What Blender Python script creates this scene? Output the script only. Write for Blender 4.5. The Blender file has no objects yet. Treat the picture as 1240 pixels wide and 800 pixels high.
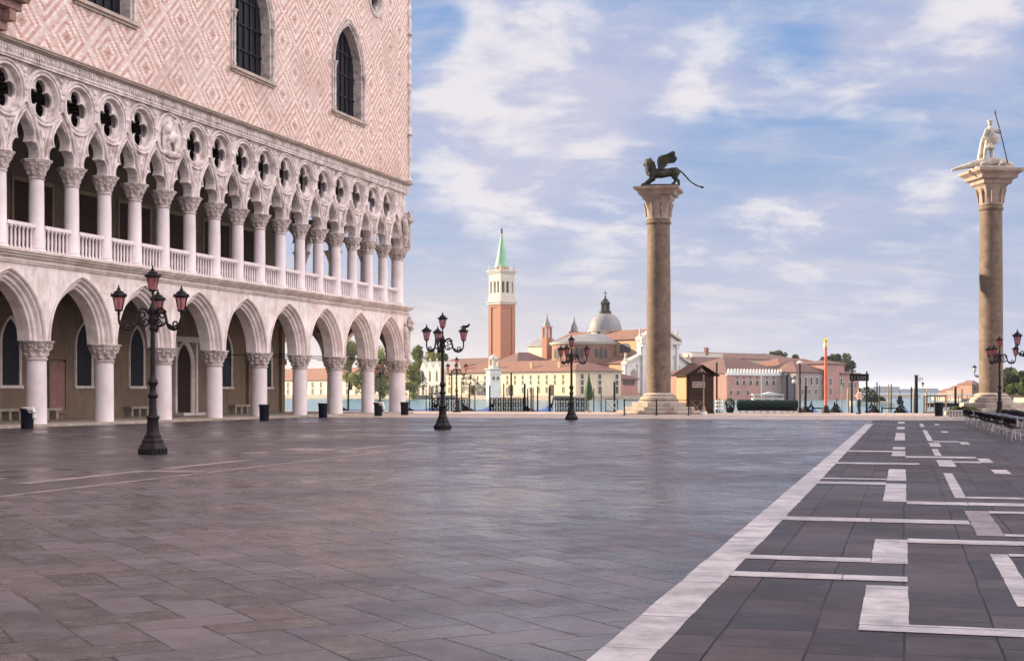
import bpy, math, random
from mathutils import Vector, Matrix, Euler
from mathutils.geometry import tessellate_polygon
random.seed(7)
R = math.radians
sc = bpy.context.scene
COL = sc.collection

# ------------------------------------------------------------------ camera
F, CX, HY, EYE = 1700.0, 620.0, 474.0, 1.45      # focal length in photo pixels, principal column, horizon row, eye height
cam = bpy.data.cameras.new('camera'); camo = bpy.data.objects.new('camera', cam); COL.objects.link(camo)
camo.location = (0, 0, EYE); camo.rotation_euler = (R(90), 0, 0)
cam.sensor_width = 36; cam.lens = 36 * F / 1240; cam.shift_y = (HY - 400) / 1240
cam.clip_start = .1; cam.clip_end = 60000
sc.camera = camo

# ------------------------------------------------------------------ sun, sky, exposure
SUN_AZ, SUN_EL = 70.0, 18.0                       # degrees left of the viewing direction, degrees up
sd = Vector((-math.sin(R(SUN_AZ)) * math.cos(R(SUN_EL)), math.cos(R(SUN_AZ)) * math.cos(R(SUN_EL)), math.sin(R(SUN_EL))))
sun = bpy.data.lights.new('sun', 'SUN'); suno = bpy.data.objects.new('sun', sun); COL.objects.link(suno)
sun.energy = 5.0; sun.angle = R(.53); sun.color = (1, .80, .56)
suno.rotation_euler = sd.to_track_quat('Z', 'Y').to_euler()
suno.location = (-60, 40, 60)
sc.view_settings.view_transform = 'Standard'; sc.view_settings.look = 'None'
sc.view_settings.gamma = 1; sc.view_settings.use_curve_mapping = False
sc.view_settings.exposure = 1.35
sc.cycles.max_bounces = 6; sc.cycles.diffuse_bounces = 3; sc.cycles.glossy_bounces = 3
sc.cycles.transmission_bounces = 4; sc.cycles.transparent_max_bounces = 6
sc.cycles.caustics_reflective = False; sc.cycles.caustics_refractive = False

class NT:
    """small node-tree writer"""
    def __init__(s, tree): s.t = tree; tree.nodes.clear()
    def n(s, typ, ins=None, **kw):
        nd = s.t.nodes.new(typ)
        for k, v in kw.items(): setattr(nd, k, v)
        for k, v in (ins or {}).items(): s.set(nd, k, v)
        return nd
    def set(s, nd, k, v):
        sock = nd.inputs[k]
        if isinstance(v, bpy.types.NodeSocket): s.t.links.new(v, sock)
        elif isinstance(v, bpy.types.Node): s.t.links.new(v.outputs[0], sock)
        else: sock.default_value = v
    def math(s, op, a, b=0.0, c=None, clamp=False):
        nd = s.n('ShaderNodeMath', operation=op, use_clamp=clamp)
        s.set(nd, 0, a); s.set(nd, 1, b)
        if c is not None: s.set(nd, 2, c)
        return nd.outputs[0]
    def vmath(s, op, a, b=(0, 0, 0), scale=None):
        nd = s.n('ShaderNodeVectorMath', operation=op)
        s.set(nd, 0, a); s.set(nd, 1, b)
        if scale is not None: s.set(nd, 'Scale', scale)
        return nd.outputs['Value'] if op in ('DOT_PRODUCT', 'LENGTH') else nd.outputs[0]
    def mix(s, f, a, b, blend='MIX'):
        nd = s.n('ShaderNodeMix', data_type='RGBA', blend_type=blend)
        s.set(nd, 0, f); s.set(nd, 6, a if isinstance(a, (bpy.types.NodeSocket, bpy.types.Node)) else (*a[:3], 1))
        s.set(nd, 7, b if isinstance(b, (bpy.types.NodeSocket, bpy.types.Node)) else (*b[:3], 1))
        return nd.outputs[2]
    def ramp(s, v, lo, hi, a=0.0, b=1.0, smooth=False):
        nd = s.n('ShaderNodeMapRange', interpolation_type='SMOOTHSTEP' if smooth else 'LINEAR')
        s.set(nd, 0, v); s.set(nd, 1, lo); s.set(nd, 2, hi); s.set(nd, 3, a); s.set(nd, 4, b)
        return nd.outputs[0]
    def noise(s, vec, scale, detail=5, rough=.55, dist=0.0):
        nd = s.n('ShaderNodeTexNoise'); s.set(nd, 'Vector', vec); s.set(nd, 'Scale', scale)
        s.set(nd, 'Detail', detail); s.set(nd, 'Roughness', rough); s.set(nd, 'Distortion', dist)
        return nd.outputs[0]

SKY = 0.08
world = bpy.data.worlds.new('World'); sc.world = world; world.use_nodes = True
def build_sky():
    w = NT(world.node_tree); s = .63 / SKY
    sky = w.n('ShaderNodeTexSky', sky_type='NISHITA', sun_disc=False)
    sky.sun_elevation = R(SUN_EL); sky.sun_rotation = R(-SUN_AZ)
    sky.air_density = 1.0; sky.dust_density = 1.0; sky.ozone_density = 3.0
    C = lambda r, g, b: (r * s, g * s, b * s)
    d = w.n('ShaderNodeTexCoord').outputs['Generated']
    x, y, z = w.n('ShaderNodeSeparateXYZ', {0: d}).outputs
    zc = w.math('MAXIMUM', z, 0.0)
    k = w.math('DIVIDE', 1.0, w.math('ADD', zc, .22))          # the direction carried up to a flat cloud layer
    p = w.n('ShaderNodeCombineXYZ', {0: w.math('MULTIPLY', x, k), 1: w.math('MULTIPLY', y, k), 2: 0.37}).outputs[0]
    wob = w.n('ShaderNodeTexNoise'); w.set(wob, 'Vector', p); w.set(wob, 'Scale', 2.5); w.set(wob, 'Detail', 4.0)
    p = w.vmath('ADD', p, w.vmath('SCALE', w.vmath('SUBTRACT', wob.outputs['Color'], (.5, .5, .5)), scale=.16))
    def cloud(off):
        q = w.vmath('ADD', p, off)
        a = w.noise(w.vmath('ADD', q, (1.3, 7.7, 0)), 1.7, 2, .5)
        b = w.noise(w.vmath('ADD', q, (4.3, 1.7, 2.0)), 5.2, 8, .58)
        return w.math('ADD', w.math('MULTIPLY', a, .62), w.math('MULTIPLY', b, .50))
    def bump(px, py, size, amt):
        v = Vector(((px - CX) / F, 1, (HY - py) / F)).normalized()
        return w.math('MULTIPLY', w.ramp(w.vmath('DOT_PRODUCT', d, tuple(v)), math.cos(R(size)), 1.0, 0, 1, True), amt)
    c0 = cloud((0, 0, 0)); c1 = cloud((-.085, .03, 0))
    shape = None
    for b in BUMPS: t = bump(*b); shape = t if shape is None else w.math('ADD', shape, t)
    cov = w.math('ADD', w.math('ADD', c0, .02), shape)
    mask = w.ramp(cov, .43, .82, 0, 1, True)
    dens = w.ramp(cov, .60, .82, 0, 1, True)
    puff = w.noise(w.vmath('ADD', p, (2.2, 5.1, 7.0)), 9.0, 7, .6)
    rim = w.ramp(w.math('ADD', w.math('SUBTRACT', c0, c1), w.math('MULTIPLY', w.math('SUBTRACT', puff, .5), .42)), -.05, .12, 0, 1, True)
    # open sky: Nishita with a pale veil that thickens towards the lagoon
    blue = w.n('ShaderNodeHueSaturation', {'Saturation': 1.3, 'Value': .52, 'Color': sky.outputs[0]}).outputs[0]
    grad = w.mix(w.ramp(zc, .05, .26, 0, 1, True), C(.29, .335, .475), C(.155, .27, .50))
    base = w.mix(.72, blue, grad)
    wz = w.noise(w.vmath('MULTIPLY', w.vmath('ADD', p, (9, 3, 0)), (1.0, 2.4, 1)), 3.2, 8, .62)
    base = w.mix(w.ramp(wz, .36, .68, 0, .85, True), base, C(.30, .335, .45))
    ccol = w.mix(rim, C(.33, .345, .455), C(.63, .59, .57))
    ccol = w.mix(w.math('MULTIPLY', dens, .42), ccol, C(.40, .395, .475))
    col = w.mix(w.math('MULTIPLY', mask, .94), base, ccol)
    side = w.ramp(x, -.15, .33, 0, 1, True)
    low = w.mix(side, C(.53, .465, .445), C(.31, .335, .445))
    col = w.mix(w.ramp(zc, 0.0, .12, .93, 0.0, True), col, low)
    streak = w.noise(w.vmath('MULTIPLY', p, (.8, 3.0, 1)), 2.6, 6, .6)
    col = w.mix(w.math('MULTIPLY', w.ramp(streak, .5, .72, 0, .55, True), w.ramp(zc, .14, .04, 0, 1)), col, C(.50, .465, .48))
    # added bright bank of sky opposite the sun, unseen, to fill the shaded facade
    az = w.vmath('DOT_PRODUCT', d, (math.sin(R(SUN_AZ)) * .80, -math.cos(R(SUN_AZ)) * .80, .60))
    bank = w.mix(w.ramp(c0, .45, .65, 0, 1), C(*SKYFILL0), C(*SKYFILL1))
    col = w.mix(w.ramp(az, .38, .88, 0, 1, True), col, bank)
    bg = w.n('ShaderNodeBackground', {'Color': col, 'Strength': SKY})
    w.n('ShaderNodeOutputWorld', {0: bg.outputs[0]})
BUMPS = ((600, 120, 6.0, .19), (575, 80, 3.4, .10), (770, 125, 3.6, .11), (900, 105, 3.2, .06), (810, 100, 3.0, .09), (660, 260, 5, .05), (1000, 250, 6, .05), (700, 160, 3, .06), (1130, 45, 4.5, .15), (1130, 195, 3.0, .06), (1110, 120, 2.6, -.14), (960, 150, 2.2, -.10), (950, 30, 2.6, -.10), (515, 30, 2.2, -.30), (700, 25, 2.2, -.02))
SKYFILL0, SKYFILL1 = (.98, .88, .91), (2.15, 1.88, 1.82)  # dim and bright tones of the added sky fill
build_sky()

# ------------------------------------------------------------------ helpers
def at(px, py, Y): return Vector(((px - CX) / F * Y, Y, EYE + (HY - py) / F * Y))
def gnd(px, py, z=0.0):
    Y = F * (EYE - z) / (py - HY); return Vector(((px - CX) / F * Y, Y, z))
def zz(py, Y): return EYE + (HY - py) / F * Y

class MB:
    """collects geometry for ONE mesh object"""
    def __init__(s): s.v = []; s.f = []; s.m = []
    def add(s, vs, fs, m=0):
        o = len(s.v); s.v += [tuple(v) for v in vs]; s.f += [tuple(i + o for i in f) for f in fs]; s.m += [m] * len(fs); return s
    def box(s, x0, x1, y0, y1, z0, z1, m=0, rz=0, c=(0, 0, 0), taper=1.0):
        cx, cy = (x0 + x1) / 2, (y0 + y1) / 2
        vs = []
        for z, t in ((z0, 1), (z1, taper)):
            for x, y in ((x0, y0), (x1, y0), (x1, y1), (x0, y1)): vs.append((cx + (x - cx) * t, cy + (y - cy) * t, z))
        if rz or c != (0, 0, 0):
            ca, sa = math.cos(rz), math.sin(rz); vs = [(c[0] + x * ca - y * sa, c[1] + x * sa + y * ca, c[2] + z) for x, y, z in vs]
        return s.add(vs, [(3, 2, 1, 0), (4, 5, 6, 7), (0, 1, 5, 4), (1, 2, 6, 5), (2, 3, 7, 6), (3, 0, 4, 7)], m)
    def lathe(s, prof, seg=24, c=(0, 0, 0), m=0, mod=None, rot=0.0, a0=0.0, a1=2 * math.pi, axis='z', caps=True):
        full = abs(a1 - a0 - 2 * math.pi) < 1e-6; n = seg if full else seg + 1
        vs = []
        for r, z in prof:
            for i in range(n):
                t = a0 + (a1 - a0) * i / seg + rot; rr = r * (mod(t, z) if mod else 1)
                a, b = rr * math.cos(t), rr * math.sin(t)
                vs.append((c[0] + a, c[1] + b, c[2] + z) if axis == 'z' else (c[0] + a, c[1] + z, c[2] + b) if axis == 'y' else (c[0] + z, c[1] + a, c[2] + b))
        fs = []
        for j in range(len(prof) - 1):
            for i in range(seg if full else seg):
                k = (i + 1) % n if full else i + 1
                q = (j * n + i, j * n + k, (j + 1) * n + k, (j + 1) * n + i); fs.append(q if axis != 'y' else q[::-1])
        if full and caps:
            if prof[0][0] > 1e-6: fs.append(tuple(range(n))[::-1] if axis != 'y' else tuple(range(n)))
            if prof[-1][0] > 1e-6: q = tuple(range((len(prof) - 1) * n, len(prof) * n)); fs.append(q if axis != 'y' else q[::-1])
        return s.add(vs, fs, m)
    def tube(s, pts, rad, seg=8, m=0, caps=True):
        pts = [Vector(p) for p in pts]; n = len(pts)
        rad = [rad] * n if not isinstance(rad, (list, tuple)) else rad
        vs = []; up = Vector((0, 0, 1)); ref = None
        for i, p in enumerate(pts):
            t = (pts[min(i + 1, n - 1)] - pts[max(i - 1, 0)]).normalized()
            if ref is None:
                ref = t.cross(up) if abs(t.dot(up)) < .95 else t.cross(Vector((1, 0, 0)))
            a = (ref - t * ref.dot(t)).normalized(); ref = a; b = t.cross(a)
            for k in range(seg):
                w = 2 * math.pi * k / seg; vs.append(p + (a * math.cos(w) + b * math.sin(w)) * rad[i])
        fs = [(j * seg + i, j * seg + (i + 1) % seg, (j + 1) * seg + (i + 1) % seg, (j + 1) * seg + i) for j in range(n - 1) for i in range(seg)]
        if caps: fs += [tuple(range(seg))[::-1], tuple(range((n - 1) * seg, n * seg))]
        return s.add(vs, fs, m)
    def ball(s, c, r, seg=12, m=0, sc3=(1, 1, 1)):
        n = seg // 2; vs = []
        for j in range(n + 1):
            t = math.pi * j / n - math.pi / 2
            for i in range(seg):
                w = 2 * math.pi * i / seg
                vs.append((c[0] + r * sc3[0] * math.cos(t) * math.cos(w), c[1] + r * sc3[1] * math.cos(t) * math.sin(w), c[2] + r * sc3[2] * math.sin(t)))
        fs = [(j * seg + i, j * seg + (i + 1) % seg, (j + 1) * seg + (i + 1) % seg, (j + 1) * seg + i) for j in range(n) for i in range(seg)]
        return s.add(vs, fs, m)
    def limb(s, a, b, ra, rb, seg=10, m=0):
        s.tube([a, b], [ra, rb], seg, m); s.ball(a, ra, seg, m); s.ball(b, rb, seg, m); return s
    def chain(s, pts, rads, seg=10, m=0):
        for i in range(len(pts) - 1): s.limb(pts[i], pts[i + 1], rads[i], rads[i + 1], seg, m)
        return s
    def plate(s, outer, holes=(), d0=0.0, d1=.1, plane='xz', m=0, top=None):
        """flat shape with holes, extruded from d0 to d1 along the third axis"""
        P = (lambda u, v, d: (u, d, v)) if plane == 'xz' else (lambda u, v, d: (d, u, v)) if plane == 'yz' else (lambda u, v, d: (u, v, d))
        loops = [list(outer)] + [list(h) for h in holes]
        tris = tessellate_polygon([[Vector((u, v, 0)) for u, v in l] for l in loops])
        flat = [p for l in loops for p in l]; n = len(flat)
        vs = [P(u, v, d0) for u, v in flat] + [P(u, v, d1) for u, v in flat]
        fs = []
        for t in tris:
            a, b, c = (Vector((*flat[i], 0)) for i in t)
            if (b - a).cross(c - a).z < 0: t = (t[0], t[2], t[1])
            fs.append(tuple(t)); fs.append(tuple(i + n for i in t)[::-1])
        o = 0
        for l in loops:
            k = len(l)
            for i in range(k):
                j = (i + 1) % k; fs.append((o + i, o + i + n, o + j + n, o + j))
            o += k
        return s.add(vs, fs, m)
    def loft(s, rings, closed=True, m=0, caps=False):
        n = len(rings[0]); vs = [p for r in rings for p in r]; k = n if closed else n - 1
        fs = [(j * n + i, j * n + (i + 1) % n, (j + 1) * n + (i + 1) % n, (j + 1) * n + i) for j in range(len(rings) - 1) for i in range(k)]
        if caps: fs += [tuple(range(n))[::-1], tuple(range((len(rings) - 1) * n, len(rings) * n))]
        return s.add(vs, fs, m)
    def mesh(s, name, mats, smooth=0):
        me = bpy.data.meshes.new(name); me.from_pydata(s.v, [], s.f)
        for mt in (mats if isinstance(mats, (list, tuple)) else [mats]): me.materials.append(mt)
        me.polygons.foreach_set('material_index', s.m)
        import bmesh
        bm = bmesh.new(); bm.from_mesh(me); bmesh.ops.recalc_face_normals(bm, faces=bm.faces); bm.to_mesh(me); bm.free()
        if smooth:
            me.polygons.foreach_set('use_smooth', [True] * len(me.polygons)); me.set_sharp_from_angle(angle=R(smooth))
        me.update(); return me

def O(name, me, parent=None, loc=(0, 0, 0), rz=0.0, scale=None):
    o = bpy.data.objects.new(name, me); COL.objects.link(o)
    o.location = loc; o.rotation_euler = (0, 0, rz)
    if scale: o.scale = scale if isinstance(scale, (tuple, list)) else (scale,) * 3
    if parent: o.parent = parent
    return o
def tag(o, label=None, cat=None, group=None, kind=None):
    if label: o['label'] = label
    if cat: o['category'] = cat
    if group: o['group'] = group
    if kind: o['kind'] = kind
    return o
def thing(name, label, cat, loc=(0, 0, 0), rz=0.0, group=None, scale=None):
    o = bpy.data.objects.new(name, None); COL.objects.link(o); o.empty_display_size = .2
    o.location = loc; o.rotation_euler = (0, 0, rz)
    if scale: o.scale = (scale,) * 3
    return tag(o, label, cat, group)
def dup(root, label=None, loc=None, rz=None, scale=None):
    def rec(o, p):
        c = o.copy(); COL.objects.link(c)
        if p: c.parent = p
        for ch in [q for q in list(o.children)]: rec(ch, c)
        return c
    c = rec(root, root.parent)
    if label: c['label'] = label
    if loc is not None: c.location = loc
    if rz is not None: c.rotation_euler = (0, 0, rz)
    if scale: c.scale = (scale,) * 3
    return c
def fused(mb, name, mats, voxel, smooth_it=4, disp=0.0, dscale=.3):
    """the pieces of a sculpted body merged into one continuous skin"""
    me = mb.mesh(name, mats); o = bpy.data.objects.new(name, me); COL.objects.link(o)
    r = o.modifiers.new('r', 'REMESH'); r.mode = 'VOXEL'; r.voxel_size = voxel
    if smooth_it:
        k = o.modifiers.new('s', 'SMOOTH'); k.factor = .5; k.iterations = smooth_it
    if disp:
        tx = bpy.data.textures.new(name, 'CLOUDS'); tx.noise_scale = dscale
        dm = o.modifiers.new('d', 'DISPLACE'); dm.texture = tx; dm.strength = disp; dm.mid_level = .5
    dg = bpy.context.evaluated_depsgraph_get(); dg.update()
    out = bpy.data.meshes.new_from_object(o.evaluated_get(dg)); out.name = name
    bpy.data.objects.remove(o); bpy.data.meshes.remove(me)
    out.polygons.foreach_set('use_smooth', [True] * len(out.polygons))
    return out

# ------------------------------------------------------------------ materials
def mat(name, col, rough=.7, var=.14, scale=2.5, bump=0.0, bscale=14.0, metal=0.0, spec=.5, tint=None, tamt=.5, tscale=.6, streak=0.0, world_pos=True):
    m = bpy.data.materials.new(name); m.use_nodes = True; w = NT(m.node_tree)
    pos = w.n('ShaderNodeNewGeometry').outputs['Position'] if world_pos else w.n('ShaderNodeTexCoord').outputs['Object']
    nz = w.noise(pos, scale, 7, .62)
    c = w.mix(w.ramp(nz, .3, .7), [max(0, k * (1 - var)) for k in col], [k * (1 + var) for k in col])
    if tint:
        t = w.noise(pos, tscale, 5, .6, .4); c = w.mix(w.math('MULTIPLY', w.ramp(t, .45, .68), tamt), c, tint)
    if streak:
        st = w.noise(w.vmath('MULTIPLY', pos, (1.0, 1.0, .14)), 2.2, 7, .7); c = w.mix(w.math('MULTIPLY', w.ramp(st, .48, .75), streak), c, [k * .38 for k in col])
    b = w.n('ShaderNodeBsdfPrincipled', {'Base Color': c, 'Roughness': rough, 'Metallic': metal, 'Specular IOR Level': spec})
    if rough > .25: w.set(b, 'Roughness', w.ramp(nz, .3, .7, max(.05, rough - .1), min(1, rough + .1)))
    if bump:
        bp = w.n('ShaderNodeBump', {'Strength': 1.0, 'Distance': bump, 'Height': w.noise(pos, bscale, 5, .6)}); w.set(b, 'Normal', bp.outputs[0])
    w.n('ShaderNodeOutputMaterial', {0: b.outputs[0]})
    return m

STONE = mat('istrian_stone', (.77, .70, .68), .72, .16, 1.4, .012, 9, tint=(.46, .32, .27), tamt=.65, tscale=.8, streak=.6)
STONE_A = mat('archivolt_stone', (.72, .635, .61), .75, .18, 2.0, .012, 12, tint=(.44, .33, .28), tamt=.5, tscale=1.4, streak=.3)
STONE_P = mat('shaft_stone', (.73, .665, .68), .6, .10, 1.0, .004, 8, tint=(.62, .50, .50), tamt=.5, tscale=1.1, streak=.12)
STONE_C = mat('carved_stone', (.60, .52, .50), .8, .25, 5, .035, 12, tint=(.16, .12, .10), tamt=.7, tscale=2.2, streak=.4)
STONE_T = mat('tracery_stone', (.70, .62, .61), .75, .22, 2.2, .012, 12, tint=(.25, .18, .15), tamt=.7, tscale=1.9, streak=.5)
CORNICE = mat('cornice_stone', (.46, .37, .32), .8, .3, 3.0, .03, 10, tint=(.24, .19, .16), tamt=.6, tscale=1.5)
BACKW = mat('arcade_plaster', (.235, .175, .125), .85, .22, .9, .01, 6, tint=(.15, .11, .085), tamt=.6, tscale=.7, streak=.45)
PLASTER_SHADE = mat('loggia_shaded_plaster', (.12, .085, .062), .8, .25, 1.2, .01, 6, tint=(.06, .045, .035), tamt=.6, tscale=.6)  # arcade plaster darkened: the loggia's shade is painted into its colour
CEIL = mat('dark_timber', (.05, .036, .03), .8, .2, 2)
GLASSD = mat('dark_glass', (.012, .012, .018), .35, .3, 3, spec=.12)
DOORW = mat('door_timber', (.035, .019, .014), .7, .3, 4, .01, 20, spec=.2)
REDM = mat('red_marble', (.30, .15, .13), .5, .3, 2)
IRON = mat('cast_iron', (.016, .011, .012), .5, .4, 8, .006, 30, spec=.22)
DARKM = mat('dark_metal', (.012, .012, .015), .5, .3, 6, spec=.2)
BINM = mat('bin_blue', (.008, .010, .022), .5, .25, 5, spec=.2)
GRANITE = mat('column_granite', (.165, .122, .094), .7, .38, 3, .006, 25, tint=(.085, .062, .05), tamt=.55, tscale=.8, streak=.5, spec=.25)
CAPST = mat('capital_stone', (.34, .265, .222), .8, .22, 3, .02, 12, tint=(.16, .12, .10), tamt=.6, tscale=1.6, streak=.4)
STEPST = mat('step_stone', (.36, .31, .26), .8, .28, 2.5, .025, 8, tint=(.22, .18, .15), tamt=.65, tscale=1.2)
LEDGEST = mat('ledge_stone', (.62, .53, .48), .8, .25, 2.5, .02, 10, tint=(.33, .25, .20), tamt=.7, tscale=1.0, streak=.5)
BRONZE = mat('green_bronze', (.012, .015, .012), .6, .4, 3, .01, 20, spec=.25, tint=(.10, .095, .05), tamt=.55, tscale=1.6)
MARBLE = mat('statue_marble', (.52, .475, .41), .75, .25, 3, .015, 20, tint=(.24, .20, .165), tamt=.65, tscale=2.5)
TBRICK = mat('transept_brick', (.24, .135, .10), .85, .18, .8, tint=(.19, .11, .09), tamt=.5, tscale=.15)
BALC = mat('balcony_stone', (.36, .215, .18), .8, .3, 4, .02, 12, tint=(.17, .11, .09), tamt=.6, tscale=2.0)
BRICK = mat('tower_brick', (.33, .155, .10), .85, .16, .8, tint=(.30, .15, .11), tamt=.5, tscale=.15)
WHITEST = mat('white_stone', (.50, .475, .43), .75, .1, .6, tint=(.55, .52, .48), tamt=.4, tscale=.2)
COPPER = mat('green_copper', (.20, .42, .27), .6, .15, .6, tint=(.28, .50, .36), tamt=.5, tscale=.25)
YELLOW = mat('yellow_plaster', (.50, .445, .325), .85, .10, .5, tint=(.60, .56, .48), tamt=.6, tscale=.12)
CREAM = mat('cream_plaster', (.58, .53, .44), .85, .08, .5, tint=(.55, .49, .42), tamt=.5, tscale=.15)
ORANGEP = mat('orange_plaster', (.46, .29, .17), .85, .12, .5)
PINKP = mat('pink_plaster', (.38, .205, .18), .85, .18, .5, tint=(.29, .19, .17), tamt=.6, tscale=.12)
GREYP = mat('grey_plaster', (.30, .25, .24), .85, .16, .5, tint=(.31, .20, .19), tamt=.6, tscale=.1)
LIGHTG = mat('light_grey_stone', (.60, .60, .60), .8, .1, .5)
TILE = mat('roof_tile', (.20, .095, .065), .85, .25, .7, .1, 2.2, tint=(.22, .11, .08), tamt=.6, tscale=.15)
TILED = mat('dark_roof_tile', (.17, .09, .075), .85, .25, .7, .1, 2.2, tint=(.12, .075, .065), tamt=.6, tscale=.15)
LEAD = mat('roof_lead', (.20, .20, .215), .65, .2, .5, tint=(.27, .255, .225), tamt=.5, tscale=.2)
PANE = mat('far_window', (.07, .065, .07), .5, .2, 2, spec=.2)
WOOD = mat('weathered_wood', (.085, .06, .042), .8, .3, 3, .01, 18, tint=(.07, .05, .04), tamt=.6)
WOODL = mat('pale_pole_wood', (.34, .26, .17), .8, .25, 3, .01, 18)
WOODD = mat('tarred_wood', (.012, .010, .010), .8, .3, 4, spec=.15)
KIOSKO = mat('kiosk_panel', (.36, .20, .085), .6, .12, 2)
KIOSKB = mat('kiosk_timber', (.03, .014, .010), .7, .25, 4, spec=.15)
SIGNP = mat('faded_sign', (.30, .24, .21), .7, .2, 5)
GREENT = mat('green_tarpaulin', (.006, .018, .015), .7, .3, 2, spec=.2)
GREENU = mat('green_canvas', (.03, .075, .035), .8, .2, 2)
BLUET = mat('blue_tarpaulin', (.05, .10, .27), .6, .2, 2)
REDPOLE = mat('flagpole_red', (.50, .10, .045), .55, .15, 2)
GOLD = mat('gilded', (.65, .42, .12), .35, .1, 3, metal=.8)
def leaf_mat(name, col):
    m = bpy.data.materials.new(name); m.use_nodes = True; w = NT(m.node_tree)
    pos = w.n('ShaderNodeNewGeometry').outputs['Position']
    c = w.mix(w.ramp(w.noise(pos, .5, 4, .6), .3, .7), [k * .55 for k in col], [k * 1.45 for k in col])
    b = w.n('ShaderNodeBsdfPrincipled', {'Base Color': c, 'Roughness': .7, 'Specular IOR Level': .2})
    t = w.n('ShaderNodeBsdfTranslucent', {'Color': w.mix(.35, c, (.20, .22, .03))})
    a = w.n('ShaderNodeMixShader', {0: .4}); w.set(a, 1, b.outputs[0]); w.set(a, 2, t.outputs[0])
    w.n('ShaderNodeOutputMaterial', {0: a.outputs[0]}); return m
LEAF, LEAFD, LEAFY = leaf_mat('leaf_green', (.11, .135, .045)), leaf_mat('leaf_dark', (.03, .05, .025)), leaf_mat('leaf_yellow_green', (.22, .235, .075))
BARK = mat('bark', (.08, .055, .04), .9, .3, 3)
CHAIRM = mat('chair_black', (.010, .009, .011), .5, .3, 5, spec=.2)
CHROME = mat('chair_leg_metal', (.42, .39, .38), .35, .2, 5, metal=.7)
TABLET = mat('table_grey', (.22, .22, .26), .35, .15, 4)
WHITEP = mat('white_paint', (.72, .70, .66), .55, .1, 3)
SKIN = mat('skin', (.50, .29, .20), .6, .08, 5)
SHIRT = mat('pink_shirt', (.60, .40, .40), .85, .1, 6)
TROUS = mat('dark_trousers', (.018, .018, .026), .85, .2, 6)
HAIR = mat('dark_hair', (.025, .018, .014), .7, .2, 6)
def glass_pink():
    m = bpy.data.materials.new('pink_lantern_glass'); m.use_nodes = True; w = NT(m.node_tree)
    pos = w.n('ShaderNodeNewGeometry').outputs['Position']
    c = w.mix(w.ramp(w.noise(pos, 7, 4), .35, .65), (.54, .15, .18), (.70, .32, .34))
    b = w.n('ShaderNodeBsdfPrincipled', {'Base Color': c, 'Roughness': .18, 'Specular IOR Level': .5})
    tl = w.n('ShaderNodeBsdfTranslucent', {'Color': c}); tr = w.n('ShaderNodeBsdfTransparent', {'Color': (1, .74, .74, 1)})
    a = w.n('ShaderNodeMixShader', {0: .5}); w.set(a, 1, b.outputs[0]); w.set(a, 2, tl.outputs[0])
    e = w.n('ShaderNodeMixShader', {0: .45}); w.set(e, 1, a.outputs[0]); w.set(e, 2, tr.outputs[0])
    w.n('ShaderNodeOutputMaterial', {0: e.outputs[0]}); return m
PINKGL = glass_pink()
PALEGL = mat('pale_lantern_glass', (.62, .60, .60), .2, .1, 5)

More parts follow.
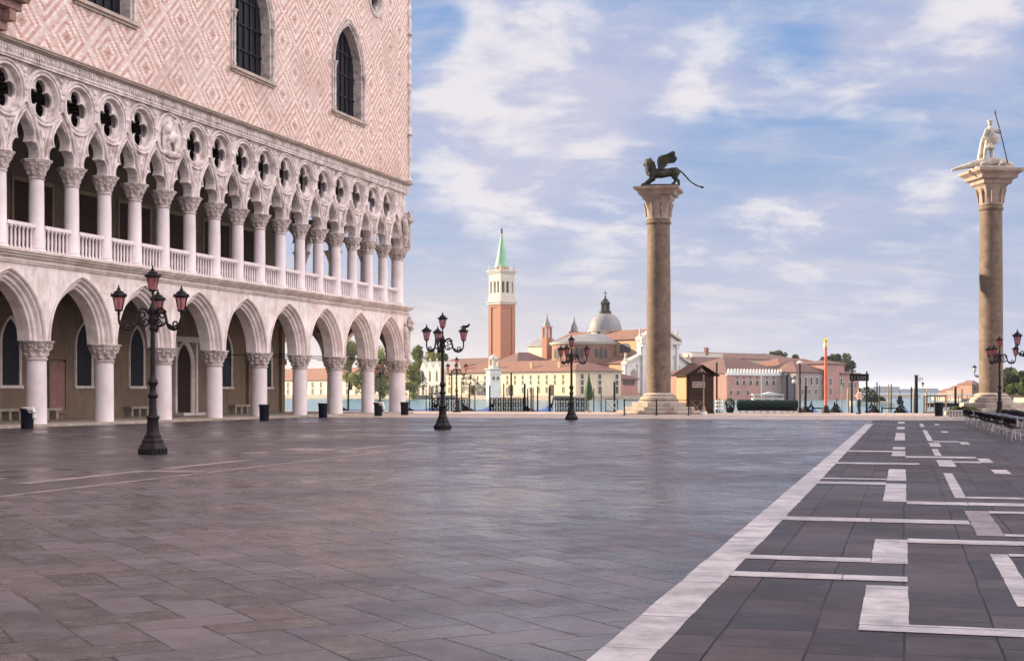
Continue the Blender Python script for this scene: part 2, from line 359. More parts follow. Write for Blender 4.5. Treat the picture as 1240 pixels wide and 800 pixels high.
def lozenge():
    m = bpy.data.materials.new('lozenge_brick'); m.use_nodes = True; w = NT(m.node_tree)
    tc = w.n('ShaderNodeTexCoord').outputs['Object']; s = w.n('ShaderNodeSeparateXYZ', {0: tc})
    u = w.math('ADD', s.outputs[0], s.outputs[1]); v = s.outputs[2]
    BU, BV = .23, .115
    row = w.math('FLOOR', w.math('DIVIDE', v, BV))
    ush = w.math('ADD', w.math('DIVIDE', u, BU), w.math('MULTIPLY', row, .5))
    uq = w.math('SUBTRACT', w.math('MULTIPLY', w.math('ADD', w.math('FLOOR', ush), .5), BU), w.math('MULTIPLY', row, BU * .5))
    vq = w.math('MULTIPLY', w.math('ADD', row, .5), BV)
    PU, PV = 3.0, 3.0
    fu = w.math('ABSOLUTE', w.math('SUBTRACT', w.math('FRACT', w.math('DIVIDE', uq, PU)), .5))
    fv = w.math('ABSOLUTE', w.math('SUBTRACT', w.math('FRACT', w.math('DIVIDE', vq, PV)), .5))
    t = w.math('ADD', fu, fv)                                 # 0 at the lozenge's centre, 1 at the next one
    t = w.math('SUBTRACT', .5, w.math('ABSOLUTE', w.math('SUBTRACT', t, .5)))   # both families alike, 0..0.5
    band = w.math('PINGPONG', t, .08333)
    pink = w.ramp(band, .036, .050)
    core = w.ramp(t, .035, .04, 1, 0)
    rnd = w.n('ShaderNodeTexWhiteNoise', {0: w.n('ShaderNodeCombineXYZ', {0: uq, 1: vq, 2: 0.0}).outputs[0]}).outputs[0]
    pos = w.n('ShaderNodeNewGeometry').outputs['Position']
    pk = w.mix(rnd, (.50, .265, .225), (.66, .41, .36)); wh = w.mix(rnd, (.68, .57, .53), (.86, .77, .73))
    c = w.mix(pink, wh, pk); c = w.mix(core, c, (.26, .24, .21))
    stain = w.noise(pos, .22, 6, .6, .5); c = w.mix(w.math('MULTIPLY', w.ramp(stain, .48, .68), .55), c, (.40, .255, .215))
    mott = w.noise(pos, 2.6, 8, .72); c = w.mix(w.math('MULTIPLY', w.ramp(mott, .46, .72), .5), c, (.46, .34, .30)); c = w.mix(w.math('MULTIPLY', w.ramp(mott, .46, .30), .25), c, (.86, .78, .74))
    fresh = w.noise(w.vmath('ADD', pos, (30, 11, 5)), .3, 4, .6); c = w.mix(w.math('MULTIPLY', w.ramp(fresh, .52, .7), .4), c, (.72, .63, .59))
    st = w.noise(w.vmath('MULTIPLY', pos, (2.4, 2.4, .15)), 1.2, 6, .65); c = w.mix(w.math('MULTIPLY', w.ramp(st, .52, .75), .28), c, (.34, .25, .23))
    b = w.n('ShaderNodeBsdfPrincipled', {'Base Color': c, 'Roughness': .8})
    ju = w.math('ABSOLUTE', w.math('SUBTRACT', w.math('FRACT', ush), .5)); jv = w.math('ABSOLUTE', w.math('SUBTRACT', w.math('FRACT', w.math('DIVIDE', v, BV)), .5))
    h = w.math('MULTIPLY', w.ramp(ju, .46, .5, 1, 0), w.ramp(jv, .44, .5, 1, 0))
    h = w.math('ADD', h, w.math('MULTIPLY', w.noise(pos, 9, 4), .8))
    bp = w.n('ShaderNodeBump', {'Strength': .8, 'Distance': .015, 'Height': h}); w.set(b, 'Normal', bp.outputs[0])
    w.n('ShaderNodeOutputMaterial', {0: b.outputs[0]}); return m
LOZ = lozenge()

def paving(name, ang, bw, rh, c1, c2, joint, wet=(.22, .5), bump=.006, off=.5, jw=.011, warp_amt=.035, shift=0.0, spec=.5, grime=0.0, stain=(.040, .031, .032), tilt=.035):
    m = bpy.data.materials.new(name); m.use_nodes = True; w = NT(m.node_tree)
    pos = w.n('ShaderNodeNewGeometry').outputs['Position']
    warp = w.n('ShaderNodeTexNoise'); w.set(warp, 'Vector', pos); w.set(warp, 'Scale', .9); w.set(warp, 'Detail', 2.0)
    wp = w.vmath('ADD', pos, w.vmath('SCALE', w.vmath('SUBTRACT', warp.outputs['Color'], (.5, .5, .5)), scale=warp_amt))
    v = w.n('ShaderNodeVectorRotate', {'Vector': wp, 'Angle': -ang}, rotation_type='Z_AXIS').outputs[0]
    if shift: v = w.vmath('ADD', v, (.3, shift, 0))
    br = w.n('ShaderNodeTexBrick', {'Vector': v, 'Color1': (0, 0, 0, 1), 'Color2': (1, 1, 1, 1), 'Mortar': (.5, .5, .5, 1), 'Scale': 1.0, 'Mortar Size': jw, 'Mortar Smooth': .1, 'Brick Width': bw, 'Row Height': rh}, offset=off, offset_frequency=2, squash=1.35, squash_frequency=3)
    rnd = w.n('ShaderNodeSeparateXYZ', {0: br.outputs['Color']}).outputs[0]
    c = w.mix(rnd, c1, c2)
    n1 = w.noise(pos, .55, 6, .62, .3); n2 = w.noise(pos, 5.0, 8, .7); n3 = w.noise(w.vmath('ADD', pos, (50, 20, 0)), .16, 5, .6)
    c = w.mix(w.math('MULTIPLY', w.ramp(n1, .42, .7), .6), c, stain)
    c = w.mix(w.math('MULTIPLY', w.ramp(n2, .45, .75), .4), c, [k * 1.5 for k in c2])
    n4 = w.noise(pos, 34.0, 5, .7); n5 = w.noise(w.vmath('ADD', pos, (7, 3, 1)), 1.9, 6, .68)
    c = w.mix(w.math('MULTIPLY', w.ramp(n5, .50, .72), .45), c, [k * .5 for k in c1]); c = w.mix(w.math('MULTIPLY', w.ramp(n4, .5, .7), .22), c, [k * .45 for k in c1])
    if grime: c = w.mix(w.math('MULTIPLY', w.ramp(w.noise(w.vmath('ADD', pos, (3, 8, 2)), 2.0, 10, .74), .45, .64), grime), c, [k * .42 for k in c1])
    jmask = w.math('MULTIPLY', br.outputs['Fac'], w.ramp(w.noise(pos, .8, 3), .30, .55, .45, 1.0))
    c = w.mix(jmask, c, joint)
    rg = w.ramp(w.math('ADD', w.math('MULTIPLY', n3, .55), w.math('ADD', w.math('MULTIPLY', n1, .35), w.math('MULTIPLY', rnd, .10))), .38, .62, wet[0], wet[1])
    rg = w.math('ADD', rg, w.math('MULTIPLY', w.math('SUBTRACT', n2, .5), .25))
    b = w.n('ShaderNodeBsdfPrincipled', {'Base Color': c, 'Roughness': rg, 'Specular IOR Level': spec})
    h = w.math('ADD', w.math('MULTIPLY', br.outputs['Fac'], -1.0), w.math('ADD', w.math('MULTIPLY', n2, .55), w.math('MULTIPLY', w.noise(pos, 1.6, 4), .9)))
    h = w.math('ADD', h, w.math('MULTIPLY', rnd, .35))
    tl = w.n('ShaderNodeCombineXYZ', {0: w.math('MULTIPLY', w.math('SUBTRACT', w.math('FRACT', w.math('MULTIPLY', rnd, 7.31)), .5), tilt), 1: w.math('MULTIPLY', w.math('SUBTRACT', w.math('FRACT', w.math('MULTIPLY', rnd, 13.7)), .5), tilt), 2: 1.0}).outputs[0]
    bp = w.n('ShaderNodeBump', {'Strength': .7, 'Distance': bump, 'Height': h, 'Normal': w.vmath('NORMALIZE', tl)}); w.set(b, 'Normal', bp.outputs[0])
    w.n('ShaderNodeOutputMaterial', {0: b.outputs[0]}); return m
AXB = R(15.6)                                              # the square's long axis points this far right of the view
AX = Vector((math.sin(AXB), math.cos(AXB), 0)); AQ = Vector((math.cos(AXB), -math.sin(AXB), 0))
def herringbone(name, ang, wd, c1, c2, joint, wet=(.15, .53), bump=.010, spec=.50, tilt=.035):
    """slabs twice as long as wide, laid in zigzag"""
    m = bpy.data.materials.new(name); m.use_nodes = True; w = NT(m.node_tree); M_ = w.math
    pos = w.n('ShaderNodeNewGeometry').outputs['Position']
    warp = w.n('ShaderNodeTexNoise'); w.set(warp, 'Vector', pos); w.set(warp, 'Scale', 1.1); w.set(warp, 'Detail', 3.0)
    wp = w.vmath('ADD', pos, w.vmath('SCALE', w.vmath('SUBTRACT', warp.outputs['Color'], (.5, .5, .5)), scale=.09))
    v = w.n('ShaderNodeVectorRotate', {'Vector': wp, 'Angle': -ang}, rotation_type='Z_AXIS').outputs[0]
    x, y, _ = w.n('ShaderNodeSeparateXYZ', {0: w.vmath('SCALE', v, scale=1 / wd)}).outputs
    i, j = M_('FLOOR', x), M_('FLOOR', y); fx, fy = M_('FRACT', x), M_('FRACT', y)
    t = M_('FLOORED_MODULO', M_('SUBTRACT', i, j), 4.0)
    t1 = M_('COMPARE', t, 1.0, .1); t2 = M_('COMPARE', t, 2.0, .1); hz = M_('LESS_THAN', t, 1.5)
    lx = M_('ADD', fx, t1); ly = M_('ADD', fy, t2)
    dh = M_('MINIMUM', M_('MINIMUM', lx, M_('SUBTRACT', 2.0, lx)), M_('MINIMUM', fy, M_('SUBTRACT', 1.0, fy)))
    dv = M_('MINIMUM', M_('MINIMUM', fx, M_('SUBTRACT', 1.0, fx)), M_('MINIMUM', ly, M_('SUBTRACT', 2.0, ly)))
    dist = M_('ADD', M_('MULTIPLY', dh, hz), M_('MULTIPLY', dv, M_('SUBTRACT', 1.0, hz)))
    dist = M_('MULTIPLY', dist, wd)
    idv = w.n('ShaderNodeCombineXYZ', {0: M_('SUBTRACT', i, t1), 1: M_('SUBTRACT', j, t2), 2: hz}).outputs[0]
    wn = w.n('ShaderNodeTexWhiteNoise', {0: idv}); rnd = wn.outputs[0]; rc = w.n('ShaderNodeSeparateXYZ', {0: wn.outputs['Color']}).outputs
    n1 = w.noise(pos, .5, 6, .62, .3); n2 = w.noise(pos, 5.0, 8, .7); n3 = w.noise(w.vmath('ADD', pos, (50, 20, 0)), .17, 5, .6); n4 = w.noise(pos, 34.0, 5, .7); n5 = w.noise(w.vmath('ADD', pos, (7, 3, 1)), 1.7, 5, .65)
    chip = M_('MULTIPLY', w.ramp(w.noise(pos, 9.0, 4, .6), .35, .8), .016)
    edge = w.ramp(dist, 0.0, M_('ADD', .008, chip), 1, 0, True)
    jm = M_('MULTIPLY', edge, w.ramp(w.noise(pos, .9, 3), .32, .6, .30, 1.0))
    c = w.mix(M_('POWER', rnd, 1.3), c1, c2)
    c = w.mix(M_('MULTIPLY', rc[1], .22), c, (c2[0] * 1.15, c2[1] * .92, c2[2] * .86))
    c = w.mix(M_('MULTIPLY', w.ramp(n1, .45, .68), .65), c, (.036, .028, .028))
    c = w.mix(M_('MULTIPLY', w.ramp(n5, .52, .72), .5), c, (.040, .031, .030))
    c = w.mix(M_('MULTIPLY', w.ramp(n2, .48, .72), .55), c, [k * 1.75 for k in c2])
    c = w.mix(M_('MULTIPLY', w.ramp(n4, .5, .7), .30), c, (.03, .024, .023))
    c = w.mix(jm, c, joint)
    rg = w.ramp(M_('ADD', M_('MULTIPLY', n3, .5), M_('ADD', M_('MULTIPLY', n5, .36), M_('MULTIPLY', rnd, .14))), .40, .62, wet[0], wet[1])
    rg = M_('ADD', rg, M_('MULTIPLY', M_('SUBTRACT', n2, .5), .4))
    b = w.n('ShaderNodeBsdfPrincipled', {'Base Color': c, 'Roughness': rg, 'Specular IOR Level': spec})
    h = M_('ADD', M_('MULTIPLY', edge, -1.0), M_('ADD', M_('MULTIPLY', n2, .8), M_('MULTIPLY', n5, 1.1)))
    h = M_('ADD', h, M_('ADD', M_('MULTIPLY', rnd, .5), M_('MULTIPLY', n4, .22)))
    tl = w.n('ShaderNodeCombineXYZ', {0: M_('MULTIPLY', M_('SUBTRACT', rc[0], .5), tilt), 1: M_('MULTIPLY', M_('SUBTRACT', rc[2], .5), tilt), 2: 1.0}).outputs[0]
    bp = w.n('ShaderNodeBump', {'Strength': .85, 'Distance': bump, 'Height': h, 'Normal': w.vmath('NORMALIZE', tl)}); w.set(b, 'Normal', bp.outputs[0])
    w.n('ShaderNodeOutputMaterial', {0: b.outputs[0]}); return m
PAVE_L = herringbone('zigzag_trachyte', R(90 + 29.4), .37, (.028, .022, .024), (.148, .119, .124), (.005, .004, .004))
PAVE_R = paving('straight_trachyte', math.pi / 2 - AXB, .62, .53, (.034, .025, .026), (.105, .078, .078), (.008, .006, .006), wet=(.42, .72), bump=.011, spec=.20, jw=.008)
PAVE_P = paving('palace_side_trachyte', math.pi / 2 - AXB, .62, .53, (.036, .028, .030), (.105, .082, .085), (.006, .005, .005), wet=(.19, .52), bump=.010, spec=.5, jw=.007)
PAVE_M = paving('molo_paving', math.pi / 2 - AXB, 1.1, .55, (.44, .335, .265), (.54, .42, .34), (.14, .11, .10), wet=(.45, .7), stain=(.30, .23, .20))
INLAY = paving('white_inlay', math.pi / 2 - AXB, 1.25, 40.0, (.54, .465, .44), (.66, .585, .55), (.07, .055, .05), wet=(.32, .55), bump=.006, stain=(.25, .195, .185), tilt=.01, shift=17.3, grime=.8)
INLAYP = paving('pink_inlay', math.pi / 2 - AXB, .9, 40.0, (.30, .225, .215), (.39, .30, .285), (.07, .055, .05), wet=(.30, .55), bump=.006, stain=(.19, .14, .13), tilt=.01, shift=17.3, grime=.8)
def water_mat():
    m = bpy.data.materials.new('lagoon_water'); m.use_nodes = True; w = NT(m.node_tree)
    pos = w.n('ShaderNodeNewGeometry').outputs['Position']
    b = w.n('ShaderNodeBsdfPrincipled', {'Base Color': (.10, .21, .23, 1), 'Roughness': .2, 'IOR': 1.33, 'Specular IOR Level': .5})
    h = w.math('ADD', w.noise(w.vmath('MULTIPLY', pos, (.5, 1, 1)), .55, 4, .6), w.math('MULTIPLY', w.noise(pos, 2.4, 4, .6), .4))
    bp = w.n('ShaderNodeBump', {'Strength': .6, 'Distance': .10, 'Height': h}); w.set(b, 'Normal', bp.outputs[0])
    w.n('ShaderNodeOutputMaterial', {0: b.outputs[0]}); return m
WATER = water_mat()
# ------------------------------------------------------------------ ground, water
def aq(q, p, z=0.0): v = AQ * q + AX * p; return Vector((v.x, v.y, z))
def pq(px, py):                                            # ground pixel -> (q, p) in the square's frame
    g = gnd(px, py); return g.dot(AQ), g.dot(AX)
QUAY = 99.3; MOLO = 74.5; WZ = -.6
def sheet(name, m, q0, q1, p0, p1, z):
    mb = MB(); nq = max(1, int((q1 - q0) / 20)); n = 1
    mb.add([aq(q0, p0, z), aq(q1, p0, z), aq(q1, p1, z), aq(q0, p1, z)], [(0, 1, 2, 3)])
    return tag(O(name, mb.mesh(name, m)), kind='structure')
QS0, QS1 = -1.645, -1.323                                   # the long white stripe
QL = -11.95
sheet('piazza_paving', PAVE_L, QL, QS0 + .15, -30, MOLO, 0)
sheet('side_paving', PAVE_R, QS0 + .15, 45, -30, MOLO, 0)
sheet('palace_side_paving', PAVE_P, -70, QL, -30, MOLO, 0)
sheet('molo_paving', PAVE_M, -140, 90, MOLO, QUAY, 0)
mb = MB(); mb.add([aq(-140, QUAY, 0), aq(90, QUAY, 0), aq(90, QUAY, -3), aq(-140, QUAY, -3)], [(0, 1, 2, 3)])
for q in range(-120, 90, 2): mb.add([aq(q, QUAY + .004, -.34), aq(q + 1.96, QUAY + .004, -.34), aq(q + 1.96, QUAY + .004, -.05), aq(q, QUAY + .004, -.05)], [(0, 1, 2, 3)])
tag(O('quay_edge', mb.mesh('quay_edge', STEPST)), kind='structure')
mb = MB(); mb.add([(-30000, -60, WZ - .002), (30000, -60, WZ - .002), (30000, 40000, WZ - .002), (-30000, 40000, WZ - .002)], [(0, 1, 2, 3)])
tag(O('water', mb.mesh('water', WATER)), kind='structure')

def strips(name, m, rects, z=.004):
    mb = MB()
    r = random.Random(len(rects) + len(name))
    for i, (q0, q1, p0, p1) in enumerate(rects):             # laid block by block, with worn uneven edges
        lq = q1 - q0 > p1 - p0; a, b_ = (q0, q1) if lq else (p0, p1); u = a
        while u < b_ - .02:
            v = min(b_, u + r.uniform(.7, 1.5)); v = b_ if b_ - v < .35 else v
            n = max(2, int((v - u) / .28)); e = lambda: r.uniform(-.003, .003) + r.choice((0, 0, 0, 0, 0, .004, -.004)); g = .004
            jit = (r.uniform(-.004, .004), r.uniform(-.004, .004))
            lo = [(u + g + (v - u - 2 * g) * k / n, (p0 if lq else q0) + jit[0] + e()) for k in range(n + 1)]; hi = [(u + g + (v - u - 2 * g) * k / n, (p1 if lq else q1) + jit[1] + e()) for k in range(n + 1)]
            P = (lambda t: aq(t[0], t[1], z)) if lq else (lambda t: aq(t[1], t[0], z))
            vs = [P(t) for t in lo] + [P(t) for t in hi]
            mb.add(vs, [(k, k + 1, n + 2 + k, n + 1 + k) for k in range(n)]); u = v
    return tag(O(name, mb.mesh(name, m)), kind='structure')
def Zp(y, q): return (F * EYE / (y - HY) + q * math.sin(AXB)) / math.cos(AXB)   # row y at offset q -> p along the axis
def lane(s0, sgn):
    """white key pattern beside a stripe: s0 = q of the stripe's inner edge, sgn = side"""
    def q(v): return s0 + sgn * (v - QS1)
    def rect(a, b, y0, y1, ref=None):
        r = (a + b) / 2 if ref is None else ref
        p0, p1 = Zp(y1, r), Zp(y0, r); a, b = q(a), q(b); return (min(a, b), max(a, b), p0, p1)
    BL = [rect(-.27, .03, 709, 757), rect(-.27, .03, 653, 682), rect(-.27, .03, 585.4, 607.2), rect(-.27, .03, 568, 582), rect(-.27, .03, 546, 552), rect(-.27, .03, 541, 544),
          rect(-.27, .03, 524, 533), rect(-.27, .03, 516.6, 519.6), rect(-.27, .03, 510.5, 512.5)]
    SM = [rect(.67, .82, 513, 516.6), rect(.67, .82, 520.7, 533.9), rect(.67, .95, 536, 540.7), rect(.67, .82, 543.5, 551.7), rect(.66, .98, 557, 565), rect(.67, .82, 573, 603),
          rect(.74, .89, 671, 735)]
    PK = [rect(.71, .975, 618.5, 649)]
    FR = [rect(1.3, 1.5, 513, 514.5), rect(1.3, 1.52, 522, 523.6), rect(1.52, 1.76, 535, 538), rect(1.52, 1.76, 555, 560), rect(1.55, 1.83, 568.6, 573.6)]
    e = .001; N = 2.8
    LN = [rect(-.27, N, 757 + e, 766, 0), rect(QS1, .03, 694.5, 700.3, -.8), rect(QS1, -.27 - e, 674.2, 678.8, -.8), rect(.03 + e, N, 654, 659, 0.5), rect(QS1, .70, 627.2, 631.6, -.6),
          rect(.03 + e, N, 607.2 + e, 610.6, .1), rect(QS1, -.27 - e, 583.5, 586.2, -.8), rect(QS1, -.27, 579, 580.4, -.8), rect(.82, N, 601.5, 603.5, .8), rect(.975, N, 618.8, 621.6, .9), rect(.975, N, 646.6, 649.4, .9),
          rect(QS1, .3, 560, 561.8, -.8), rect(.03 + e, 1.52, 552.2, 554.2, .1), rect(QS1, -.27 - e, 545.6, 547.0, -.8), rect(.98, 1.52, 558.5, 560.5, 1.0), rect(.82, 1.52, 534, 535.2, .8), rect(.89, N, 671, 674, .9)]
    return BL + SM + FR, PK, LN
bl, pk, ln = lane(QS1, 1)
strips('stripe_inlay', INLAY, [(QS0, QS1, -20, Zp(513, -1.5))])
strips('key_pattern_inlay', INLAY, bl); strips('pink_block_inlay', INLAYP, pk); strips('cross_line_inlay', INLAY, ln, .0075)
bl, pk, ln = lane(QL - .23, -1)
strips('palace_stripe_inlay', INLAYP, [(QL - .15, QL, -20, MOLO - .5)])
strips('palace_key_inlay', INLAYP, bl[:8]); strips('palace_block_inlay', INLAYP, pk); strips('palace_line_inlay', INLAYP, ln[::2], .0075)
# ------------------------------------------------------------------ the palace with its two arcades
PA = math.atan(567 / F)
PC = Vector(((481 - CX) / F * 94.9, 94.9, 0))
D2 = Vector((math.sin(PA), math.cos(PA), 0)); INW = Vector((-math.cos(PA), math.sin(PA), 0))
def loc_x(px, yl=0.0):                                       # photo column -> position along the facade, on the plane yl behind the columns
    m = (px - CX) / F
    return (m * (PC.y + yl * INW.y) - (PC.x + yl * INW.x)) / (D2.x - m * D2.y)
B = 4.78; NB = 12; LEN = B * NB
Z_CAP0, Z_CAP1, Z_ARCH, Z_STR, Z_LEDGE = 2.82, 3.56, 5.89, 6.72, 7.19
Z_LC0, Z_LC1, Z_RND, Z_TR, Z_CORN, Z_TOP = 10.34, 11.09, 13.66, 14.95, 15.65, 30.0
palace = thing('gothic_palace', 'pink and white palace with two tiers of pointed arches filling the left side', 'palace', PC, math.pi / 2 - PA)
def part(name, mb, m, parent=palace, smooth=0, **k): return O(name, mb.mesh(name, m, smooth), parent, **k)

# --- column and capital shapes
def leafy(n, amp, z0, z1):
    return lambda t, z: 1 + (amp * (abs(math.cos(n * t / 2)) - .5) * max(0, math.sin(math.pi * min(1, max(0, (z - z0) / (z1 - z0))))))
def capital_mesh(name, r0, r1, z0, z1, n=8):
    h = z1 - z0; mb = MB()
    mb.lathe([(r0 * 1.02, z0 - .07), (r0 * 1.14, z0 - .05), (r0 * 1.16, z0), (r0 * 1.04, z0 + .03)], 32)
    pr = []
    for i in range(19):
        t = i / 18; pr.append((r0 * 1.02 + (r1 * .90 - r0) * (t ** 1.7) + .05 * math.sin(t * math.pi * 3) ** 2 * r1, z0 + .03 + t * h * .78))
    mb.lathe(pr, 64, mod=lambda t, z: 1 + .10 * math.sin(math.pi * (z - z0) / h) * (abs(math.cos(n * t / 2)) * 2 - 1))
    for row, (zf, rf, k) in enumerate(((.28, 1.10, n), (.58, 1.28, n), (.74, 1.42, n * 2))):     # curling leaf tips and little heads
        for i in range(k):
            t = 2 * math.pi * (i + .5 * (row % 2)) / k; rr = r0 * rf + (r1 - r0) * .25 * zf
            mb.ball((rr * math.cos(t), rr * math.sin(t), z0 + h * zf), .115 * r1 if row < 2 else .075 * r1, 8, sc3=(1, 1, 1.25))
    a = math.pi / 8
    mb.lathe([(r1 * .90, z1 - .19 * h), (r1 * 1.02, z1 - .16 * h), (r1 * 1.04, z1 - .08 * h), (r1 * 1.10, z1 - .06 * h), (r1 * 1.10, z1 - .002)], 8, rot=a)
    return mb.mesh(name, STONE_C, 40)
g_shaft = MB().lathe([(.43, .10), (.43, .18), (.425, .22), (.42, 1.2), (.405, Z_CAP0 - .02)], 32).mesh('arcade_column', STONE_P, 40)
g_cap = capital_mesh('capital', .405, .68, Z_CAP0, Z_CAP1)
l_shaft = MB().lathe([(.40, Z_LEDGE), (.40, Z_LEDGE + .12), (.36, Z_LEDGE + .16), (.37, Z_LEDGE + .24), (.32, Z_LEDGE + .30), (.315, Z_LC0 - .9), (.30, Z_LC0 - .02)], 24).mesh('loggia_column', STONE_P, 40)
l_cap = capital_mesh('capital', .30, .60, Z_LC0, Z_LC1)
def column(x, y, kind, s=1.0):
    o = O(kind, g_shaft if kind == 'arcade_column' else l_shaft, palace, (x, y, 0), scale=(s, s, 1))
    O('capital', g_cap if kind == 'arcade_column' else l_cap, o, rz=.2)
    return o
NV = 10                                                      # bays that the photograph can see
for i in range(NV): column(-B * i, 0, 'arcade_column', 1.32 if i == 0 else 1.0)
for j in range(2 * NV): column(-B / 2 * j, 0, 'loggia_column', 1.30 if j == 0 else 1.0)
SY = [B * k for k in range(1, 6)]                            # the waterfront arcade, seen through the first one
for y in SY: column(0, y, 'arcade_column')
for k in range(1, 11): column(0, B / 2 * k, 'loggia_column')

# --- pointed arches of the ground arcade
def pointed(hw, rise, off=0.0, n=14):
    """right half then left half of a pointed arch, springing to springing, offset outwards"""
    Rr = (hw * hw + rise * rise) / (2 * hw); c = hw - Rr; ro = Rr + off; t1 = math.acos(-c / ro)
    rt = [(c + ro * math.cos(t1 * i / n), ro * math.sin(t1 * i / n)) for i in range(n + 1)]
    return rt + [(-x, z) for x, z in rt[-2::-1]]
HW, RISE = 1.74, Z_ARCH - Z_CAP1
def sweep_arch(name, hw, rise, prof, mat_, n=14, foot=0.0, z0=0.0):
    rings = []
    for off, d in prof:
        pts = pointed(hw, rise, off, n)
        if foot: pts = [(hw + off, -foot)] + pts + [(-hw - off, -foot)]
        rings.append([(x, d, z + z0) for x, z in pts])
    return MB().loft(rings, closed=False).mesh(name, mat_, 25)
YF = -.52                                                   # outer face of the walls
arch_me = sweep_arch('archivolt', HW, RISE, [(.0, .45), (.0, -.12), (.02, -.16), (.10, -.18), (.12, -.26), (.16, -.30), (.26, -.30), (.29, -.40), (.33, -.46), (.42, -.46), (.44, -.56), (.50, -.60), (.55, -.56), (.56, -.40)], STONE_A, z0=Z_CAP1)
def arcade_wall(x0, x1, centres):
    holes = [[(c + x, Z_CAP1 + .004 + z) for x, z in pointed(HW, RISE, .42)] for c in centres]
    # the wall stands on the capitals: its lower edge runs from hole to hole
    pts = [(x0, Z_CAP1)]
    for h in sorted(holes, key=lambda h: h[0][0]): pts += h[::-1]
    pts += [(x1, Z_CAP1), (x1, Z_STR + .3), (x0, Z_STR + .3)]
    return pts
cen = [-B * (i + .5) for i in range(NB)]
mb = MB(); mb.plate(arcade_wall(-LEN, .68, cen), (), YF, .40)
part('arcade_wall', mb, STONE)
for c in cen[:NV]: O('archivolt', arch_me, palace, (c, 0, 0))
# waterfront side
mb = MB(); cs = [B * (k + .5) for k in range(5)]
ow = arcade_wall(.41, B * 5 + .6, cs)
mb.plate(ow, (), .30, .66, plane='yz'); part('waterfront_wall', mb, STONE)
for c in cs:
    o = O('archivolt', arch_me, palace, (.12, c, 0)); o.rotation_euler = (0, 0, math.pi / 2)
# string course, ledge
mb = MB()
for z0, z1, d in ((Z_STR - .08, Z_STR, .07), (Z_STR, Z_STR + .05, .11), (Z_STR + .18, Z_STR + .28, .14), (Z_STR + .28, Z_STR + .38, .24), (Z_STR + .38, Z_LEDGE, .32)):
    mb.box(-LEN, .68 + d, YF - d, YF + .02 + .25, z0, z1 - .001)
    mb.box(.66, .68 + d, YF + .28, 26, z0, z1 - .001)
part('ledge', mb, LEDGEST)
# stylobate, floors and ceilings
mb = MB(); mb.box(-LEN, .95, -.80, 6.0, -.2, .10); mb.box(-4.9, .95, 6.01, 26, -.2, .10); part('arcade_step', mb, STEPST)
mb = MB(); mb.box(-LEN, .30, -.1, 6.1, Z_STR + .06, Z_LEDGE - .01); mb.box(-4.9, .30, 6.11, 26, Z_STR + .06, Z_LEDGE - .01); part('loggia_floor', mb, STEPST)
mb = MB(); mb.box(-LEN, .20, -.2, 6.1, Z_TR + .02, Z_TR + .3); mb.box(-4.9, .20, 6.11, 26, Z_TR + .02, Z_TR + .3)
for k in range(int(LEN / .8)): mb.box(-LEN + .8 * k, -LEN + .8 * k + .22, -.1, 6.0, Z_TR - .2, Z_TR + .03)
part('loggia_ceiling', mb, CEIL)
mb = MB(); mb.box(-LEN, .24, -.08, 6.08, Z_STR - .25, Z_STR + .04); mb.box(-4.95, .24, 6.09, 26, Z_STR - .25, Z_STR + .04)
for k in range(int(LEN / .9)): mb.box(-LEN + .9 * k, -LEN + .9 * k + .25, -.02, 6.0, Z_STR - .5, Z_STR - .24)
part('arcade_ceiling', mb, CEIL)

# --- the loggia: columns carry ogee arches with roundels between their points
H = B / 2
def ogee_open():
    half = [(.80, 0), (.845, .18), (.82, .38), (.72, .55), (.58, .66), (.44, .66), (.50, .76), (.545, .92), (.52, 1.10), (.42, 1.28), (.27, 1.45), (.12, 1.60), (0, 1.78)]
    return half + [(-x, z) for x, z in half[-2::-1]]
def ogee_outer(off=0.0, n=12):
    pts = []
    for i in range(n + 1):
        t = i / n
        x = (1.08 * math.cos(t * math.pi / 2) ** .72 * (1 - .10 * math.sin(math.pi * t)))
        pts.append((x, 2.28 * t))
    return pts + [(-x, z) for x, z in pts[-2::-1]]
def tracery(x0, x1, arches, rounds, d0, d1, plane):
    pts = [(x0, Z_LC1)]
    for c in sorted(arches):
        o = [(c + x, Z_LC1 + z) for x, z in ogee_open()]
        pts += o[::-1]
    pts += [(x1, Z_LC1), (x1, Z_TR), (x0, Z_TR)]
    holes = [[(c + 1.0 * math.cos(2 * math.pi * k / 32), Z_RND + 1.0 * math.sin(2 * math.pi * k / 32)) for k in range(32)] for c in rounds]
    return MB().plate(pts, holes, d0, d1, plane)
NL = 2 * NB
arc = [-H * (j + .5) for j in range(NL)]
RELIEF = 12
rnd = [-H * j for j in range(1, NL)]
part('loggia_tracery', tracery(-LEN, .62, arc, rnd, -.34, .12, 'xz'), STONE_T)
# round mouldings
quat = []
for k in range(4):
    f = k * math.pi / 2; c = (.45 * math.cos(f), .45 * math.sin(f))
    for i in range(13):
        t = f + R(-132) + R(264) * i / 12; quat.append((c[0] + .325 * math.cos(t), c[1] + .325 * math.sin(t)))
mb = MB(); mb.lathe([(.98, .30), (1.185, -.30), (1.19, -.40), (1.15, -.45), (1.08, -.44), (1.06, -.37), (1.02, -.36), (.99, -.42), (.93, -.43), (.90, -.38), (.88, -.30), (.86, -.24), (.86, -.05)], 40, axis='y', caps=False)
ring_me = mb.mesh('roundel', STONE_T, 30)
mb = MB(); mb.plate([(.87 * math.cos(2 * math.pi * k / 40), .87 * math.sin(2 * math.pi * k / 40)) for k in range(40)], [quat[::-1]], -.20, -.08)
quat_me = mb.mesh('quatrefoil', STONE_T)
def roundel(x, y, rz=0.0):
    o = O('roundel', ring_me, palace, (x, y, Z_RND), rz); O('quatrefoil', quat_me, o)
